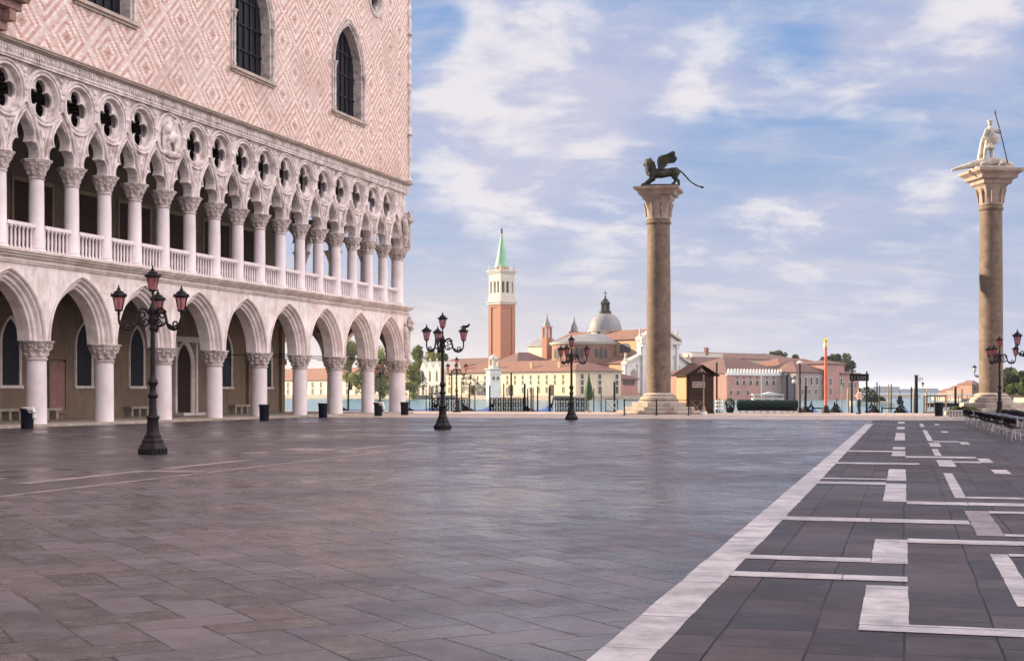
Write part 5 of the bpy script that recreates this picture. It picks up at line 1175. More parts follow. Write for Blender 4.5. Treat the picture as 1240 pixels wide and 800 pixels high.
# ------------------------------------------------------------------ the person at the quay
def person(px, Y, s, rz):
    t = thing('person', 'person in pink shirt and dark trousers under the signboard', 'person', ((px - CX) / F * Y, Y, 0), rz, None, s)
    L, Rr = -1, 1
    hip = lambda k: Vector((.09 * k, 0, .92)); knee = lambda k: Vector((.11 * k, -.03, .50)); ank = lambda k: Vector((.12 * k, .02, .08))
    sh = lambda k: Vector((.19 * k, 0, 1.42)); el = lambda k: Vector((.31 * k, -.02, 1.16)); wr = lambda k: Vector((.14 * k, -.24, 1.24))
    def legs(g):
        mb = MB()
        for k in (L, Rr): mb.chain([hip(k), knee(k), ank(k)], [.095 + g, .062 + g, .042 + g], 12)
        mb.chain([Vector((-.07, 0, .94)), Vector((.07, 0, .94))], [.11 + g, .11 + g]); return mb
    def torso(g):
        mb = MB(); mb.chain([Vector((0, 0, .98)), Vector((0, 0, 1.15)), Vector((0, .01, 1.34))], [.135 + g, .13 + g, .155 + g], 14); mb.chain([sh(L), Vector((0, .0, 1.40)), sh(Rr)], [.075 + g, .11 + g, .075 + g], 12)
        for k in (L, Rr): mb.chain([sh(k), el(k)], [.066 + g, .050 + g], 12)
        return mb
    body = legs(0); tb = torso(0); o = len(body.v); body.v += tb.v; body.f += [tuple(i + o for i in f) for f in tb.f]; body.m += tb.m
    for k in (L, Rr):
        body.limb(el(k), wr(k), .043, .030, 10); h = wr(k) + Vector((-.03 * k, -.05, .02)); body.limb(wr(k), h, .030, .034, 10)
        for i, ln in enumerate((.060, .070, .066, .052)):
            a0 = h + Vector((-.012 * k, -.012, .027 - .018 * i)); body.chain([a0, a0 + Vector((-.020 * k, -.6 * ln, 0)), a0 + Vector((-.055 * k, -.75 * ln, -.004))], [.0095, .009, .0075], 8)
        body.chain([h + Vector((.01 * k, -.01, .03)), h + Vector((-.01 * k, -.035, .055)), h + Vector((-.03 * k, -.055, .058))], [.011, .010, .008], 8)
        body.chain([ank(k), Vector((.13 * k, -.10, .045)), Vector((.13 * k, -.17, .035))], [.045, .04, .032], 10)
    body.chain([Vector((0, .01, 1.42)), Vector((0, -.01, 1.53))], [.06, .055], 12); body.ball((0, -.02, 1.645), .105, 16, sc3=(.80, .96, 1.16)); body.ball((0, -.03, 1.575), .068, 12)
    body.limb(Vector((0, -.112, 1.655)), Vector((0, -.138, 1.628)), .014, .019, 8); body.limb(Vector((-.022, -.105, 1.585)), Vector((.022, -.105, 1.585)), .011, .011, 8)
    for k in (L, Rr): body.ball((.088 * k, -.01, 1.635), .028, 8, sc3=(.5, .8, 1.2)); body.ball((.033 * k, -.102, 1.662), .014, 8)
    O('body', fused(body, 'body', SKIN, .008, 3), t)
    O('trousers', fused(legs(.016), 'trousers', TROUS, .012, 3), t); O('shirt', fused(torso(.018), 'shirt', SHIRT, .012, 3), t)
    mb = MB(); mb.ball((0, .0, 1.68), .112, 16, sc3=(.84, .95, 1.0)); mb.ball((0, .04, 1.63), .09, 12, sc3=(.9, .8, 1.1))
    hair = MB(); hair.v = [v for v in mb.v]; hair.f = [f for f in mb.f if not all(mb.v[i][1] < -.065 and mb.v[i][2] < 1.71 for i in f)]; hair.m = [0] * len(hair.f); O('hair', hair.mesh('hair', HAIR, 60), t)
    mb = MB()
    for k in (L, Rr): mb.chain([Vector((.12 * k, .04, .04)), Vector((.13 * k, -.08, .045)), Vector((.13 * k, -.18, .035))], [.05, .048, .038], 10)
    O('shoes', fused(mb, 'shoes', DARKM, .012, 2), t)
    return t
per = person(1040.5, 92.0, .95, R(-125))
# ------------------------------------------------------------------ the island across the water
PSI = math.atan2(.64, .77); EX = Vector((.77, .64, 0)); EY = Vector((-.64, .77, 0))
def reach(c, e, px):                                         # length along e from c until photo column px
    m = (px - CX) / F; return (m * c.y - c.x) / (e.x - m * e.y)
far_win = MB().box(-.5, .5, -.06, .10, -.5, .5).mesh('window', PANE)
far_fr = MB(); far_fr.plate([(-.64, -.6), (.64, -.6), (.64, .62), (-.64, .62)], [[(-.5, -.5), (-.5, .5), (.5, .5), (.5, -.5)]], -.12, .05); far_fr_me = far_fr.mesh('frame', WHITEST)
far_arch = MB(); far_arch.plate([(.5, -.5)] + [(.5 * math.cos(R(t)), .2 + .5 * math.sin(R(t)) * .8) for t in range(0, 181, 30)] + [(-.5, -.5)], (), -.06, .1); far_arch_me = far_arch.mesh('window', PANE)
def ibuild(name, label, corner_px, Y, base_py, eave_py, left_px, right_px, wall, roof=None, ridge=0.0, cat='building', over=.5, parapet=False, min_depth=None, group=None, flat=False, psi=None):
    """block whose near corner stands at photo column corner_px: lit face runs back-left, shaded face back-right"""
    c = at(corner_px, HY, Y); c.z = 0
    ly = reach(c, EY, left_px); lx = reach(c, EX, right_px)
    z0, z1 = (zz(base_py, Y) if base_py is not None else WZ - .1), zz(eave_py, Y)
    t = thing(name, label, cat, (c.x, c.y, 0), PSI, group)
    ly2 = max(ly, min_depth or 0); lx2 = max(lx, min_depth or 0)
    mb = MB(); mb.box(0, lx2, 0, ly2, z0, z1); O('wall', mb.mesh('wall', wall), t)
    if roof:
        mb = MB(); e = over; zr = z1 + ridge
        a, b, cc, d = (-e, -e, z1), (lx2 + e, -e, z1), (lx2 + e, ly2 + e, z1), (-e, ly2 + e, z1)
        lo = [(p[0], p[1], z1 + .02) for p in (a, b, cc, d)]; hi = [(p[0], p[1], z1 + .22) for p in (a, b, cc, d)]
        if flat: top = hi; mb.add(lo + hi, [(3, 2, 1, 0), (4, 5, 6, 7), (0, 1, 5, 4), (1, 2, 6, 5), (2, 3, 7, 6), (3, 0, 4, 7)])
        else:
            k = min(lx2, ly2) / 2
            if ly2 >= lx2: r1, r2 = (lx2 / 2, k, zr), (lx2 / 2, ly2 - k, zr); fs = [(4, 5, 8), (5, 6, 9, 8), (6, 7, 9), (7, 4, 8, 9)]
            else: r1, r2 = (k, ly2 / 2, zr), (lx2 - k, ly2 / 2, zr); fs = [(7, 4, 8), (4, 5, 9, 8), (5, 6, 9), (6, 7, 8, 9)]
            mb.add(lo + hi + [r1, r2], [(3, 2, 1, 0), (0, 1, 5, 4), (1, 2, 6, 5), (2, 3, 7, 6), (3, 0, 4, 7)] + fs)
        O('roof', mb.mesh('roof', roof), t)
    t['dims'] = (lx2, ly2, z0, z1); return t
def fwin(t, face, u, z, w, h, arch=False, frame=True):
    lx, ly, z0, z1 = t['dims']
    o = O('window', far_arch_me if arch else far_win, t, (u, 0, z) if face == 'x' else (0, u, z), 0 if face == 'x' else -math.pi / 2)
    o.scale = (w, 1, h)
    if frame and not arch: O('frame', far_fr_me, o)
    return o
def wgrid(t, face, n, rows, w, h, u0=1.5, u1=None, arch=False, skip=(), frame=True):
    lx, ly, z0, z1 = t['dims']; L = lx if face == 'x' else ly; u1 = u1 or L - 1.5
    for r, z in enumerate(rows):
        for k in range(n):
            if (r, k) in skip: continue
            fwin(t, face, u0 + (u1 - u0) * k / max(1, n - 1), z, w, h, arch, frame)
Y0 = 352.0
# island ground
mb = MB(); cpt = at(697, HY, Y0 - 6)
def isl(a, b): return (cpt.x + EX.x * a + EY.x * b, cpt.y + EX.y * a + EY.y * b)
o = [isl(-5, -5), isl(26, -5), isl(70, -5), isl(190, 30), isl(190, 260), isl(-5, 260)]
mb.plate(o, (), WZ - 2, .45, plane='xy'); tag(O('island_ground', mb.mesh('island_ground', STEPST)), kind='structure')
# long yellow building
t = ibuild('monastery_wing', 'long pale yellow building with a red roof at the waterside', 697, Y0, 482, 449.5, 540, 752, YELLOW, TILE, 3.2, over=.6); A = t
ZA = [zz(456, Y0), zz(462.5, Y0), zz(472, Y0)]
wgrid(t, 'y', 17, ZA[:2], .6, 1.05, frame=False); wgrid(t, 'y', 17, ZA[2:], .62, 1.45, skip=((0, 2), (0, 7), (0, 12)))
for k in (2.4, 7.5, 12.6): 
    lx, ly, _, _ = t['dims']; O('doorway', MB().box(-.9, .9, -.05, .1, .45, 3.2).mesh('doorway', DOORW), t, (0, 1.5 + (ly - 3) * k / 16, 0), -math.pi / 2)
wgrid(t, 'x', 3, ZA[:2], 1.0, 1.4, 2.2); wgrid(t, 'x', 3, ZA[2:], 1.0, 1.9, 2.2)
mb = MB(); lx, ly, z0, z1 = t['dims']; mb.box(-.18, lx + .18, -.18, ly + .18, z1 - .35, z1 - .01); O('eaves_band', mb.mesh('eaves_band', WHITEST), t)
mb = MB()
for u in (8, 19, 33, 47): mb.box(1.8, 2.6, u, u + .8, z1 + .6, z1 + 2.6)
O('chimney', mb.mesh('chimney', ORANGEP), t)
# lower annexe at its right end, with white arches
t = ibuild('annexe', 'small shaded building between yellow building and white temple front', 752, Y0 + 12, 482, 459, 742, 768, PINKP, TILED, 1.6, min_depth=6)
wgrid(t, 'x', 4, [zz(463, Y0 + 12)], 1.0, 1.3, 1.2, arch=True)
# second red roofs behind
t = ibuild('rear_wing', 'dark red roofed building behind the left half of the yellow building', 600, Y0 + 62, 470, 444.5, 526, 625, GREYP, TILED, 3.0)
t = ibuild('rear_gable_house', 'orange walled house with brown roof at the bell tower foot', 626, Y0 + 42, 470, 438.5, 601, 668, ORANGEP, TILED, 3.0)
# white gothic building, three pointed gables
c = at(533, HY, Y0 + 52); L = reach(Vector((c.x, c.y, 0)), EY, 508)
t = thing('white_gothic_house', 'white building with three pointed gables below green trees', 'building', (c.x, c.y, 0), PSI)
z1 = zz(447, c.y); zt = zz(437, c.y); pts = [(0, .2), (L, .2), (L, z1)]
for k in range(3): pts += [(L - L * (k + .5) / 3 + .0, zt), (L - L * (k + 1) / 3, z1)] if k < 2 else [(L - L * (k + .5) / 3, zt), (0, z1)]
mb = MB(); mb.plate(pts, (), 0, 8, plane='yz'); O('wall', mb.mesh('wall', WHITEST), t)
ww = MB(); ww.plate([(x * .5, z) for x, z in pointed(1.0, 1.6, 0, 6)] + [(-.5, -2.0), (.5, -2.0)], (), -.08, .08); wm = ww.mesh('window', PANE)
for k in range(3):
    for z, s in ((z1 - 1.6, .9), (z1 - 6.0, 1.1)): O('window', wm, t, (0, L * (k + .5) / 3, z), -math.pi / 2, scale=s)
    o = O('finial', MB().lathe([(.25, 0), (.3, .3), (0, 1.1)], 8).mesh('finial', WHITEST), t, (.2, L * (k + .5) / 3, zt))
# long low wall-like buildings at the far left, seen through the arches
t = ibuild('waterfront_house', 'pale long house with red roof seen through the palace arches', 505, Y0 + 66, 482, 459, 300, 512, CREAM, TILE, 4.0)
wgrid(t, 'y', 20, [zz(465, Y0 + 66), zz(474, Y0 + 66)], 1.0, 1.8)
# small white lighthouse
t = ibuild('small_lighthouse', 'small white square lighthouse tower before the yellow building', 593.5, Y0 - 5.5, 483, 447.5, 588.8, 606.5, LIGHTG, None, cat='lighthouse')
lx, ly, z0, z1 = t['dims']
mb = MB(); mb.box(-.35, lx + .35, -.35, ly + .35, z1 + .01, z1 + .3); mb.box(-.15, lx + .15, -.15, ly + .15, z1 - 1.2, z1 - .8); O('cornice', mb.mesh('cornice', WHITEST), t)
cx, cy = lx / 2, ly / 2; mb = MB(); mb.box(cx - .9, cx + .9, cy - .9, cy + .9, z1 + .3, z1 + 1.0)
for a in range(4): mb.box(-.14, .14, -.14, .14, z1 + 1.0, z1 + 2.6, c=(cx + .72 * (1 if a % 2 else -1), cy + .72 * (1 if a // 2 else -1), 0))
mb.lathe([(1.15, z1 + 2.6), (1.15, z1 + 2.8), (.95, z1 + 3.2), (.5, z1 + 3.6), (.1, z1 + 3.8), (0, z1 + 4.2)], 12, c=(cx, cy, 0)); O('lantern_room', mb.mesh('lantern_room', WHITEST), t)
for u in (lx * .32, lx * .72): fwin(t, 'x', u, zz(458, Y0), .7, .8)
# ------------------------------------------------------------------ bell tower
YT = Y0 + 70
c = at(606, HY, YT); ly = reach(Vector((c.x, c.y, 0)), EY, 591.3); lx = reach(Vector((c.x, c.y, 0)), EX, 623.8); s = (lx + ly) / 2
tw = thing('bell_tower', 'tall brick bell tower with white belfry and pale green spire', 'tower', (c.x, c.y, 0), PSI)
zb, zc, zd, ze, zs = zz(368, YT), zz(362, YT), zz(330, YT), zz(322, YT), zz(282, YT); h = s / 2
mb = MB(); mb.box(.25, s - .25, .25, s - .25, 0, zb)
for f in range(2):                                           # corner and centre strips of the shaft
    for u0, u1 in ((0, 1.3), (s - 1.3, s)):
        mb.box(u0, u1, 0, .8, 0, zb - .8) if f == 0 else mb.box(0, .8, max(u0, .801), u1, 0, zb - .8)
mb.box(0, s, 0, s, zb - .8, zb); O('shaft', mb.mesh('shaft', BRICK), tw)
mb = MB(); mb.box(-.3, s + .3, -.3, s + .3, zb + .01, zb + .6); mb.box(-.6, s + .6, -.6, s + .6, zb + .61, zb + 1.0); mb.box(-.1, s + .1, -.1, s + .1, zb + 1.01, zc + .6); O('lower_cornice', mb.mesh('lower_cornice', WHITEST), tw)
bel = MB(); zl0, zl1 = zz(354, YT), zz(342, YT)
bel.box(.1, s - .1, .1, s - .1, zc + .6, zl0); bel.box(.1, s - .1, .1, s - .1, zl1 + 1.2, zd)
PWD = .62
for u in (0, 1, 2, 3):
    x = .1 + (s - .2 - PWD) * u / 3
    for a, b in ((x, .1), (x, s - .1 - PWD)): bel.box(a, a + PWD, b, b + PWD, zl0, zl1 + 1.2)
    if u in (1, 2):
        for a, b in ((.1, x), (s - .1 - PWD, x)): bel.box(a, a + PWD, b, b + PWD, zl0, zl1 + 1.2)
O('belfry', bel.mesh('belfry', WHITEST), tw)
for u in range(3):
    w = (s - .2 - PWD) / 3 - PWD; xx = .1 + PWD + (w + PWD) * u + w / 2
    for f in (0, 1):
        m2 = MB(); r_ = w / 2
        m2.plate([(-r_, 0), (-r_, 1.25), (r_, 1.25), (r_, 0)] + [(r_ * math.cos(R(a)), r_ * 1.1 * math.sin(R(a))) for a in range(20, 180, 20)], (), .15, .6)
        O('belfry_arch', m2.mesh('belfry_arch', WHITEST), tw, (xx, 0, zl1) if f == 0 else (0, xx, zl1), 0 if f == 0 else -math.pi / 2)
mb = MB(); mb.box(1.6, s - 1.6, 1.6, s - 1.6, zl0 - .4, zl1 + 1.4); O('bell_chamber', mb.mesh('bell_chamber', DARKM), tw)
mb = MB(); mb.box(-.2, s + .2, -.2, s + .2, zd + .01, zd + .5); mb.box(-.5, s + .5, -.5, s + .5, zd + .51, zd + .9)
for a in (0, 1):
    for b in (0, 1): mb.lathe([(.35, zd + .9), (.3, zd + 1.6), (.15, zd + 2.2), (0, zd + 2.9)], 8, c=(.2 + a * (s - .4), .2 + b * (s - .4), 0))
O('upper_cornice', mb.mesh('upper_cornice', WHITEST), tw)
mb = MB(); rd = h * .70; mb.lathe([(rd, zd + .9), (rd, ze - .5), (rd * 1.08, ze - .4), (rd * 1.1, ze)], 16, c=(h, h, 0)); O('drum', mb.mesh('drum', ORANGEP), tw)
for k in range(12): a = 2 * math.pi * k / 12; O('drum_column', MB().box(-.22, .22, -.22, .22, zd + .9, ze - .5).mesh('drum_column', WHITEST), tw, (h + rd * 1.03 * math.cos(a), h + rd * 1.03 * math.sin(a), 0), a)
mb = MB(); mb.lathe([(rd * 1.12, ze + .01), (rd * 1.0, ze + .5), (rd * .62, ze + 4.2), (rd * .26, ze + 8.0), (.22, zs), (.3, zs + .2), (.12, zs + .5)], 20, c=(h, h, 0)); O('spire', mb.mesh('spire', COPPER, 40), tw)
mb = MB(); mb.chain([(h, h, zs + .4), (h, h, zs + 1.2), (h, h, zs + 1.7)], [.3, .26, .2]); mb.limb((h, h, zs + 1.2), (h - .7, h, zs + 1.5), .12, .06); mb.limb((h, h, zs + 1.2), (h + .5, h + .3, zs + .9), .2, .08); O('angel_finial', fused(mb, 'angel_finial', BRONZE, .08, 2), tw)
# ------------------------------------------------------------------ domed church
YC = Y0 + 40
cc = at(757, HY, YC - 14); cc.z = 0
ch = thing('domed_church', 'large church with grey dome, brick transept and white temple front', 'church', (cc.x, cc.y, 0), PSI)
def cl(px, py, dY):                                          # photo point at depth YC + dY -> church coordinates
    p = at(px, py, YC + dY); v = p - cc; return (v.dot(EX), v.dot(EY), p.z)
Wf = reach(cc, EX, 836)                                      # width of the front
zf0 = .4; YF_ = cc.y
za_lo, za_hi, zm = zz(441, YF_), zz(429.5, YF_), zz(413, YF_ + 8)
xl, xr = reach(cc, EX, 775), reach(cc, EX, 821)
mb = MB(); mb.plate([(0, zf0), (Wf, zf0), (Wf, za_lo), (xr, za_hi), (xl, za_hi), (0, za_lo)], (), 0, 1.2); mb.plate([(xl, za_hi - .01), (xr, za_hi - .01), (xr, zm), ((xl + xr) / 2, zm + 3.6), (xl, zm)], (), -.3, 1.2); O('front', mb.mesh('front', LIGHTG), ch)
mb = MB()
for x in (.2, xl - 1.2, xl + .25, xl + 3.2, xr - 4.2, xr - 1.25, xr + .4, Wf - 1.0):
    tall = xl <= x <= xr; mb.box(x, x + .95, -.75 if tall else -.35, .0, zf0 + (1.6 if tall else .5), (zm - 1.6) if tall else za_lo - .3)
    mb.box(x - .2, x + 1.15, -.95 if tall else -.5, .0, (zm - 1.59) if tall else za_lo - .29, (zm - .9) if tall else za_lo + .1)
    if tall: mb.box(x - .2, x + 1.15, -.95, .0, zf0, zf0 + 1.58)
O('pilaster', mb.mesh('pilaster', LIGHTG), ch)
mb = MB(); mb.box(xl - .4, xr + .4, -1.1, -.31, zm - .88, zm + .1)
m_ = (xl + xr) / 2
for a, b in (((xl - .5, zm + .12), (m_, zm + 3.9)), ((m_, zm + 3.9), (xr + .5, zm + .12))): mb.plate([a, b, (b[0], b[1] + .7), (a[0], a[1] + .7)], (), -1.2, 1.3)
for a, b in (((-.3, za_lo), (xl, za_hi)), ((xr, za_hi), (Wf + .3, za_lo))): mb.plate([a, b, (b[0], b[1] + .6), (a[0], a[1] + .6)], (), -.8, 1.3)
O('cornice', mb.mesh('cornice', WHITEST), ch)
st = MB(); st.chain([(0, 0, .9), (0, 0, 1.9), (0, 0, 2.5)], [.36, .34, .24]); st.box(-.4, .4, -.4, .4, 0, .9); sme = fused(st, 'statue', MARBLE, .1, 2)
for x, z in ((xl + .3, zm + .8), (xr - .3, zm + .8), (m_, zm + 4.4), (.3, za_lo + .5), (Wf - .3, za_lo + .5)): O('statue', sme, ch, (x, .2, z))
mb = MB(); mb.box(2.2, xl - 1.6, -.12, .02, zf0 + 3.5, zf0 + 6.0); mb.plate([(2.0, zf0 + 6.2), (xl - 1.4, zf0 + 6.2), ((2 + xl - 1.4) / 2, zf0 + 7.3)], (), -.25, .02); mb.box(m_ - 1.3, m_ + 1.3, -.4, .0, zf0, zf0 + 5.2); O('front_niche', mb.mesh('front_niche', GREYP), ch)
# nave and aisles
nl = 36.0; zn = zz(412, YC); zr = zz(404.5, YC + 4)
mb = MB(); mb.box(xl + .2, xr - .2, 1.21, nl, zf0, zn); mb.box(.3, xl + .19, 1.21, nl, zf0, zz(441, YC)); mb.box(xr - .19, Wf - .3, 1.21, nl, zf0, zz(441, YC)); O('nave_wall', mb.mesh('nave_wall', ORANGEP), ch)
mb = MB(); mb.add([(xl - .4, .9, zn), (m_, .9, zr + 1.2), (xr + .4, .9, zn), (xl - .4, nl, zn), (m_, nl, zr + 1.2), (xr + .4, nl, zn)], [(0, 1, 4, 3), (1, 2, 5, 4), (0, 2, 1), (3, 4, 5)]); za = zz(441, YC)
mb.add([(-.2, 1.22, za), (xl + .19, 1.22, za + 2.4), (-.2, nl, za), (xl + .19, nl, za + 2.4)], [(0, 1, 3, 2)]); mb.add([(Wf + .2, 1.22, za), (xr - .19, 1.22, za + 2.4), (Wf + .2, nl, za), (xr - .19, nl, za + 2.4)], [(1, 0, 2, 3)]); O('nave_roof', mb.mesh('nave_roof', TILE), ch)
# thermal windows along the nave
for k in range(3): O('nave_window', far_arch_me, ch, (xl + .2, 6 + 9 * k, zn - 2.4), -math.pi / 2, scale=(4.2, 1, 2.4))
# transept with rounded end
tx, ty, _ = cl(712, 440, 4); trr = 10.2; zt0 = zz(414.5, YC); mb = MB()
mb.lathe([(trr, zf0), (trr, zt0 - .8)], 40, c=(tx, ty, 0)); mb.box(tx, xl + 8, ty - trr, ty + trr, zf0, zt0 - .801); O('transept_wall', mb.mesh('transept_wall', TBRICK), ch)
mb = MB(); mb.lathe([(trr + .1, zt0 - .8), (trr + .6, zt0 - .4), (trr + .7, zt0)], 40, c=(tx, ty, 0)); mb.box(tx, xl + 8, ty - trr - .5, ty + trr + .5, zt0 - .6, zt0 - .01); O('transept_cornice', mb.mesh('transept_cornice', WHITEST), ch)
mb = MB(); mb.lathe([(trr + .8, zt0 + .01), (trr * .55, zt0 + 1.7), (0, zt0 + 2.7)], 40, c=(tx, ty, 0)); mb.add([(tx, ty - trr - .6, zt0 + .02), (tx, ty, zt0 + 2.7), (tx, ty + trr + .6, zt0 + .02), (xl + 8, ty - trr - .6, zt0 + .02), (xl + 8, ty, zt0 + 2.7), (xl + 8, ty + trr + .6, zt0 + .02)], [(0, 1, 4, 3), (1, 2, 5, 4)]); O('transept_roof', mb.mesh('transept_roof', LEAD, 40), ch)
for ang in (-75, -112, -150, 170):
    a = R(ang)
    for k in (-1, 0, 1): b = a + k * .13; O('transept_window', far_arch_me, ch, (tx + trr * math.cos(b), ty + trr * math.sin(b), zz(428.5, YC)), b + math.pi / 2, scale=(1.0, 1, 3.0 if k == 0 else 2.2))
# dome
dx, dy, _ = cl(733, 400, 12); rD = 19.4 / F * (YC + 12); zd0, zd1, zdt = zz(411, YC + 12), zz(400.5, YC + 12), zz(378.5, YC + 12)
mb = MB(); mb.box(dx - rD - 1, dx + rD + 1, dy - rD - 1, dy + rD + 1, zf0, zd0 - .6); O('crossing', mb.mesh('crossing', ORANGEP), ch)
mb = MB(); mb.lathe([(rD * 1.08, zd0 - .6), (rD * 1.08, zd0), (rD * 1.03, zd0 + .1), (rD * 1.03, zd1 - .5), (rD * 1.12, zd1 - .3), (rD * 1.15, zd1)], 48, c=(dx, dy, 0)); O('drum', mb.mesh('drum', CREAM), ch)
for k in range(8): a = 2 * math.pi * k / 8 - 1.95; O('drum_window', far_win, ch, (dx + rD * 1.03 * math.cos(a), dy + rD * 1.03 * math.sin(a), (zd0 + zd1) / 2), a + math.pi / 2, scale=(1.0, 1, 1.7))
mb = MB(); hd = zdt - zd1; pr = [(rD * 1.02 * math.cos(R(t)) ** .94, zd1 + hd * math.sin(R(t))) for t in range(0, 86, 5)]; mb.lathe(pr + [(.8, zdt)], 48, c=(dx, dy, 0), mod=lambda t, z: 1 + .012 * math.cos(24 * t)); O('dome', mb.mesh('dome', LEAD, 30), ch)
mb = MB(); mb.lathe([(1.7, zdt - .3), (1.75, zdt + .4), (1.15, zdt + .5), (1.1, zdt + 2.5), (1.5, zdt + 2.7), (1.3, zdt + 3.0), (.5, zdt + 4.0), (.18, zdt + 4.3), (.3, zdt + 4.6), (.12, zdt + 4.9), (.1, zdt + 6.2), (0, zdt + 6.4)], 16, c=(dx, dy, 0), mod=lambda t, z: 1 + (.14 * math.cos(8 * t) if zdt + .45 < z < zdt + 2.6 else 0)); mb.tube([(dx - .7, dy, zdt + 5.6), (dx + .7, dy, zdt + 5.6)], .1, 5); O('dome_lantern', mb.mesh('dome_lantern', BRONZE, 40), ch)
# two small bell turrets
for i, (px, dY, r_, ya, yb, yc) in enumerate(((662.5, 18, 1.05, 397, 392, 379), (695.5, 26, 1.05, 403, 396, 383))):
    x, y, _ = cl(px, 430, dY); Yt = YC + dY; z1_, z2_, z3_ = zz(ya, Yt), zz(yb, Yt), zz(yc, Yt)
    mb = MB(); mb.box(x - r_, x + r_, y - r_, y + r_, zf0, z1_ - 2.8); 
    for a in (-1, 1):
        for b in (-1, 1): mb.box(-.28, .28, -.28, .28, z1_ - 2.8, z1_, c=(x + a * (r_ - .28), y + b * (r_ - .28), 0))
    mb.box(x - r_ - .1, x + r_ + .1, y - r_ - .1, y + r_ + .1, z1_, z1_ + .4); o = O('bell_turret', mb.mesh('bell_turret', BRICK), ch)
    mb = MB(); mb.lathe([(r_ * 1.1, z1_ + .41), (r_ * .95, z2_), (r_ * .35, z2_ + 1.4), (.1, z3_ - .8), (.18, z3_ - .6), (0, z3_)], 12, c=(x, y, 0)); O('turret_spire', mb.mesh('turret_spire', LEAD, 40), o)
# side chapel and buttress roofs left of the transept
t = ibuild('choir_building', 'pale low domed roof building left of the small brick turret', 668, YC + 34, 460, 419, 640, 680, CREAM, LEAD, 2.6, over=.3)
# ------------------------------------------------------------------ harbour buildings to the right
t = ibuild('white_long_house', 'long flat cream building standing behind the pink warehouse', 838, Y0 + 80, 480, 433.5, 834, 968, CREAM, TILED, 2.2, min_depth=14, over=.8)
mb = MB(); lx, ly, z0, z1 = t['dims']; mb.box(-.2, lx * .27, -.2, 4, z1 - 3.0, z1 + 1.6); O('attic', mb.mesh('attic', WHITEST), t)
mb = MB(); mb.box(6, 7.2, -.3, .6, z1 + 1.0, z1 + 3.4); O('chimney', mb.mesh('chimney', TILED), t)
t = ibuild('dark_roof_house', 'low dark roofed house with grey walls right of the temple front', 842, Y0 + 40, 482, 440.5, 834, 885, GREYP, TILED, 2.2, min_depth=10)
wgrid(t, 'x', 4, [zz(456, Y0 + 40)], .9, 2.6, 2.5)
t = ibuild('narrow_grey_house', 'narrow pale grey house with arched door left of the pink warehouse', 869, Y0 + 16, 483.5, 447, 865, 881, LIGHTG, TILED, 1.2, min_depth=6)
wgrid(t, 'x', 2, [zz(458, Y0 + 16)], .8, 2.6, 1.1, 2.3); fwin(t, 'x', 1.8, zz(474, Y0 + 16), 1.4, 3.6, True)
t = ibuild('pink_warehouse', 'pink plastered warehouse with white battlements and a hipped brown roof', 880, Y0 + 4, 483.5, 452.5, 872, 962, PINKP, TILED, 4.6, min_depth=22, over=.2); lx, ly, z0, z1 = t['dims']
mb = MB(); mb.box(lx * .5, lx + .02, -.03, .2, z0, z1 - .1); O('grey_wall', mb.mesh('grey_wall', GREYP), t)
mb = MB(); mb.box(-.15, lx + .15, -.25, .3, z1 - .3, z1 + .35)
n = 22
for k in range(n): x = lx * (k + .5) / n; mb.plate([(x - .30, z1 + .35), (x + .30, z1 + .35), (x + .26, z1 + .95), (x, z1 + 1.35), (x - .26, z1 + .95)], (), -.22, .1)
O('battlement', mb.mesh('battlement', LIGHTG), t)
mb = MB(); mb.box(lx * .5 - .5, lx * .5, -.14, .2, z0, z1 - .31); mb.box(lx - .5, lx + .05, -.14, .2, z0, z1 - .31); O('white_pilaster', mb.mesh('white_pilaster', WHITEST), t)
for x in [lx * q for q in (.15, .245, .34, .435, .58, .68, .88)]: fwin(t, 'x', x, zz(461, Y0 + 4), .95, 1.9, True); 
for x in [lx * q for q in (.06, .16, .30, .62)]: fwin(t, 'x', x, zz(475.5, Y0 + 4), .9, 1.2)
mb = MB()
for q in (.15, .245, .34, .435, .58, .68, .88): x = lx * q; mb.plate([(x - .75, z1 - 3.0)] + [(x + .75 * math.cos(R(a)), z1 - 1.95 + .75 * math.sin(R(a))) for a in range(180, -1, -20)] + [(x + .75, z1 - 3.0)] + [(x + .5 * math.cos(R(a)), z1 - 1.95 + .55 * math.sin(R(a))) for a in range(0, 181, 20)], (), -.1, .05)
O('window_hood', mb.mesh('window_hood', WHITEST), t)
t = ibuild('brown_roof_house', 'grey pink house with brown hipped roof left of the red flagpole', 964, Y0 + 14, 483.5, 450.5, 962, 1000, GREYP, TILED, 3.4, min_depth=12)
wgrid(t, 'x', 5, [zz(461, Y0 + 14)], .9, 2.0, 1.6); wgrid(t, 'x', 4, [zz(474, Y0 + 14)], .8, 1.3, 2.6)
t = ibuild('red_roof_hall', 'long red tiled roof rising behind the brown roofed house', 945, Y0 + 70, 470, 443, 930, 1012, ORANGEP, TILE, 2.6, min_depth=14)
t = ibuild('end_house', 'tall pinkish house at the right end of the harbour row', 1000, Y0 + 20, 483.5, 440.5, 996, 1018, PINKP, TILED, 1.2, min_depth=8)
wgrid(t, 'x', 2, [zz(462, Y0 + 20), zz(474, Y0 + 20)], .8, 1.8, 2.0)
t = ibuild('garden_wall_house', 'low purple pink house with a flat roof at the island end', 1018, Y0 + 24, 483.5, 452.5, 1014, 1034, PINKP, TILED, 1.0, min_depth=8)
wgrid(t, 'x', 3, [zz(466, Y0 + 24)], .7, 1.6, 1.2)
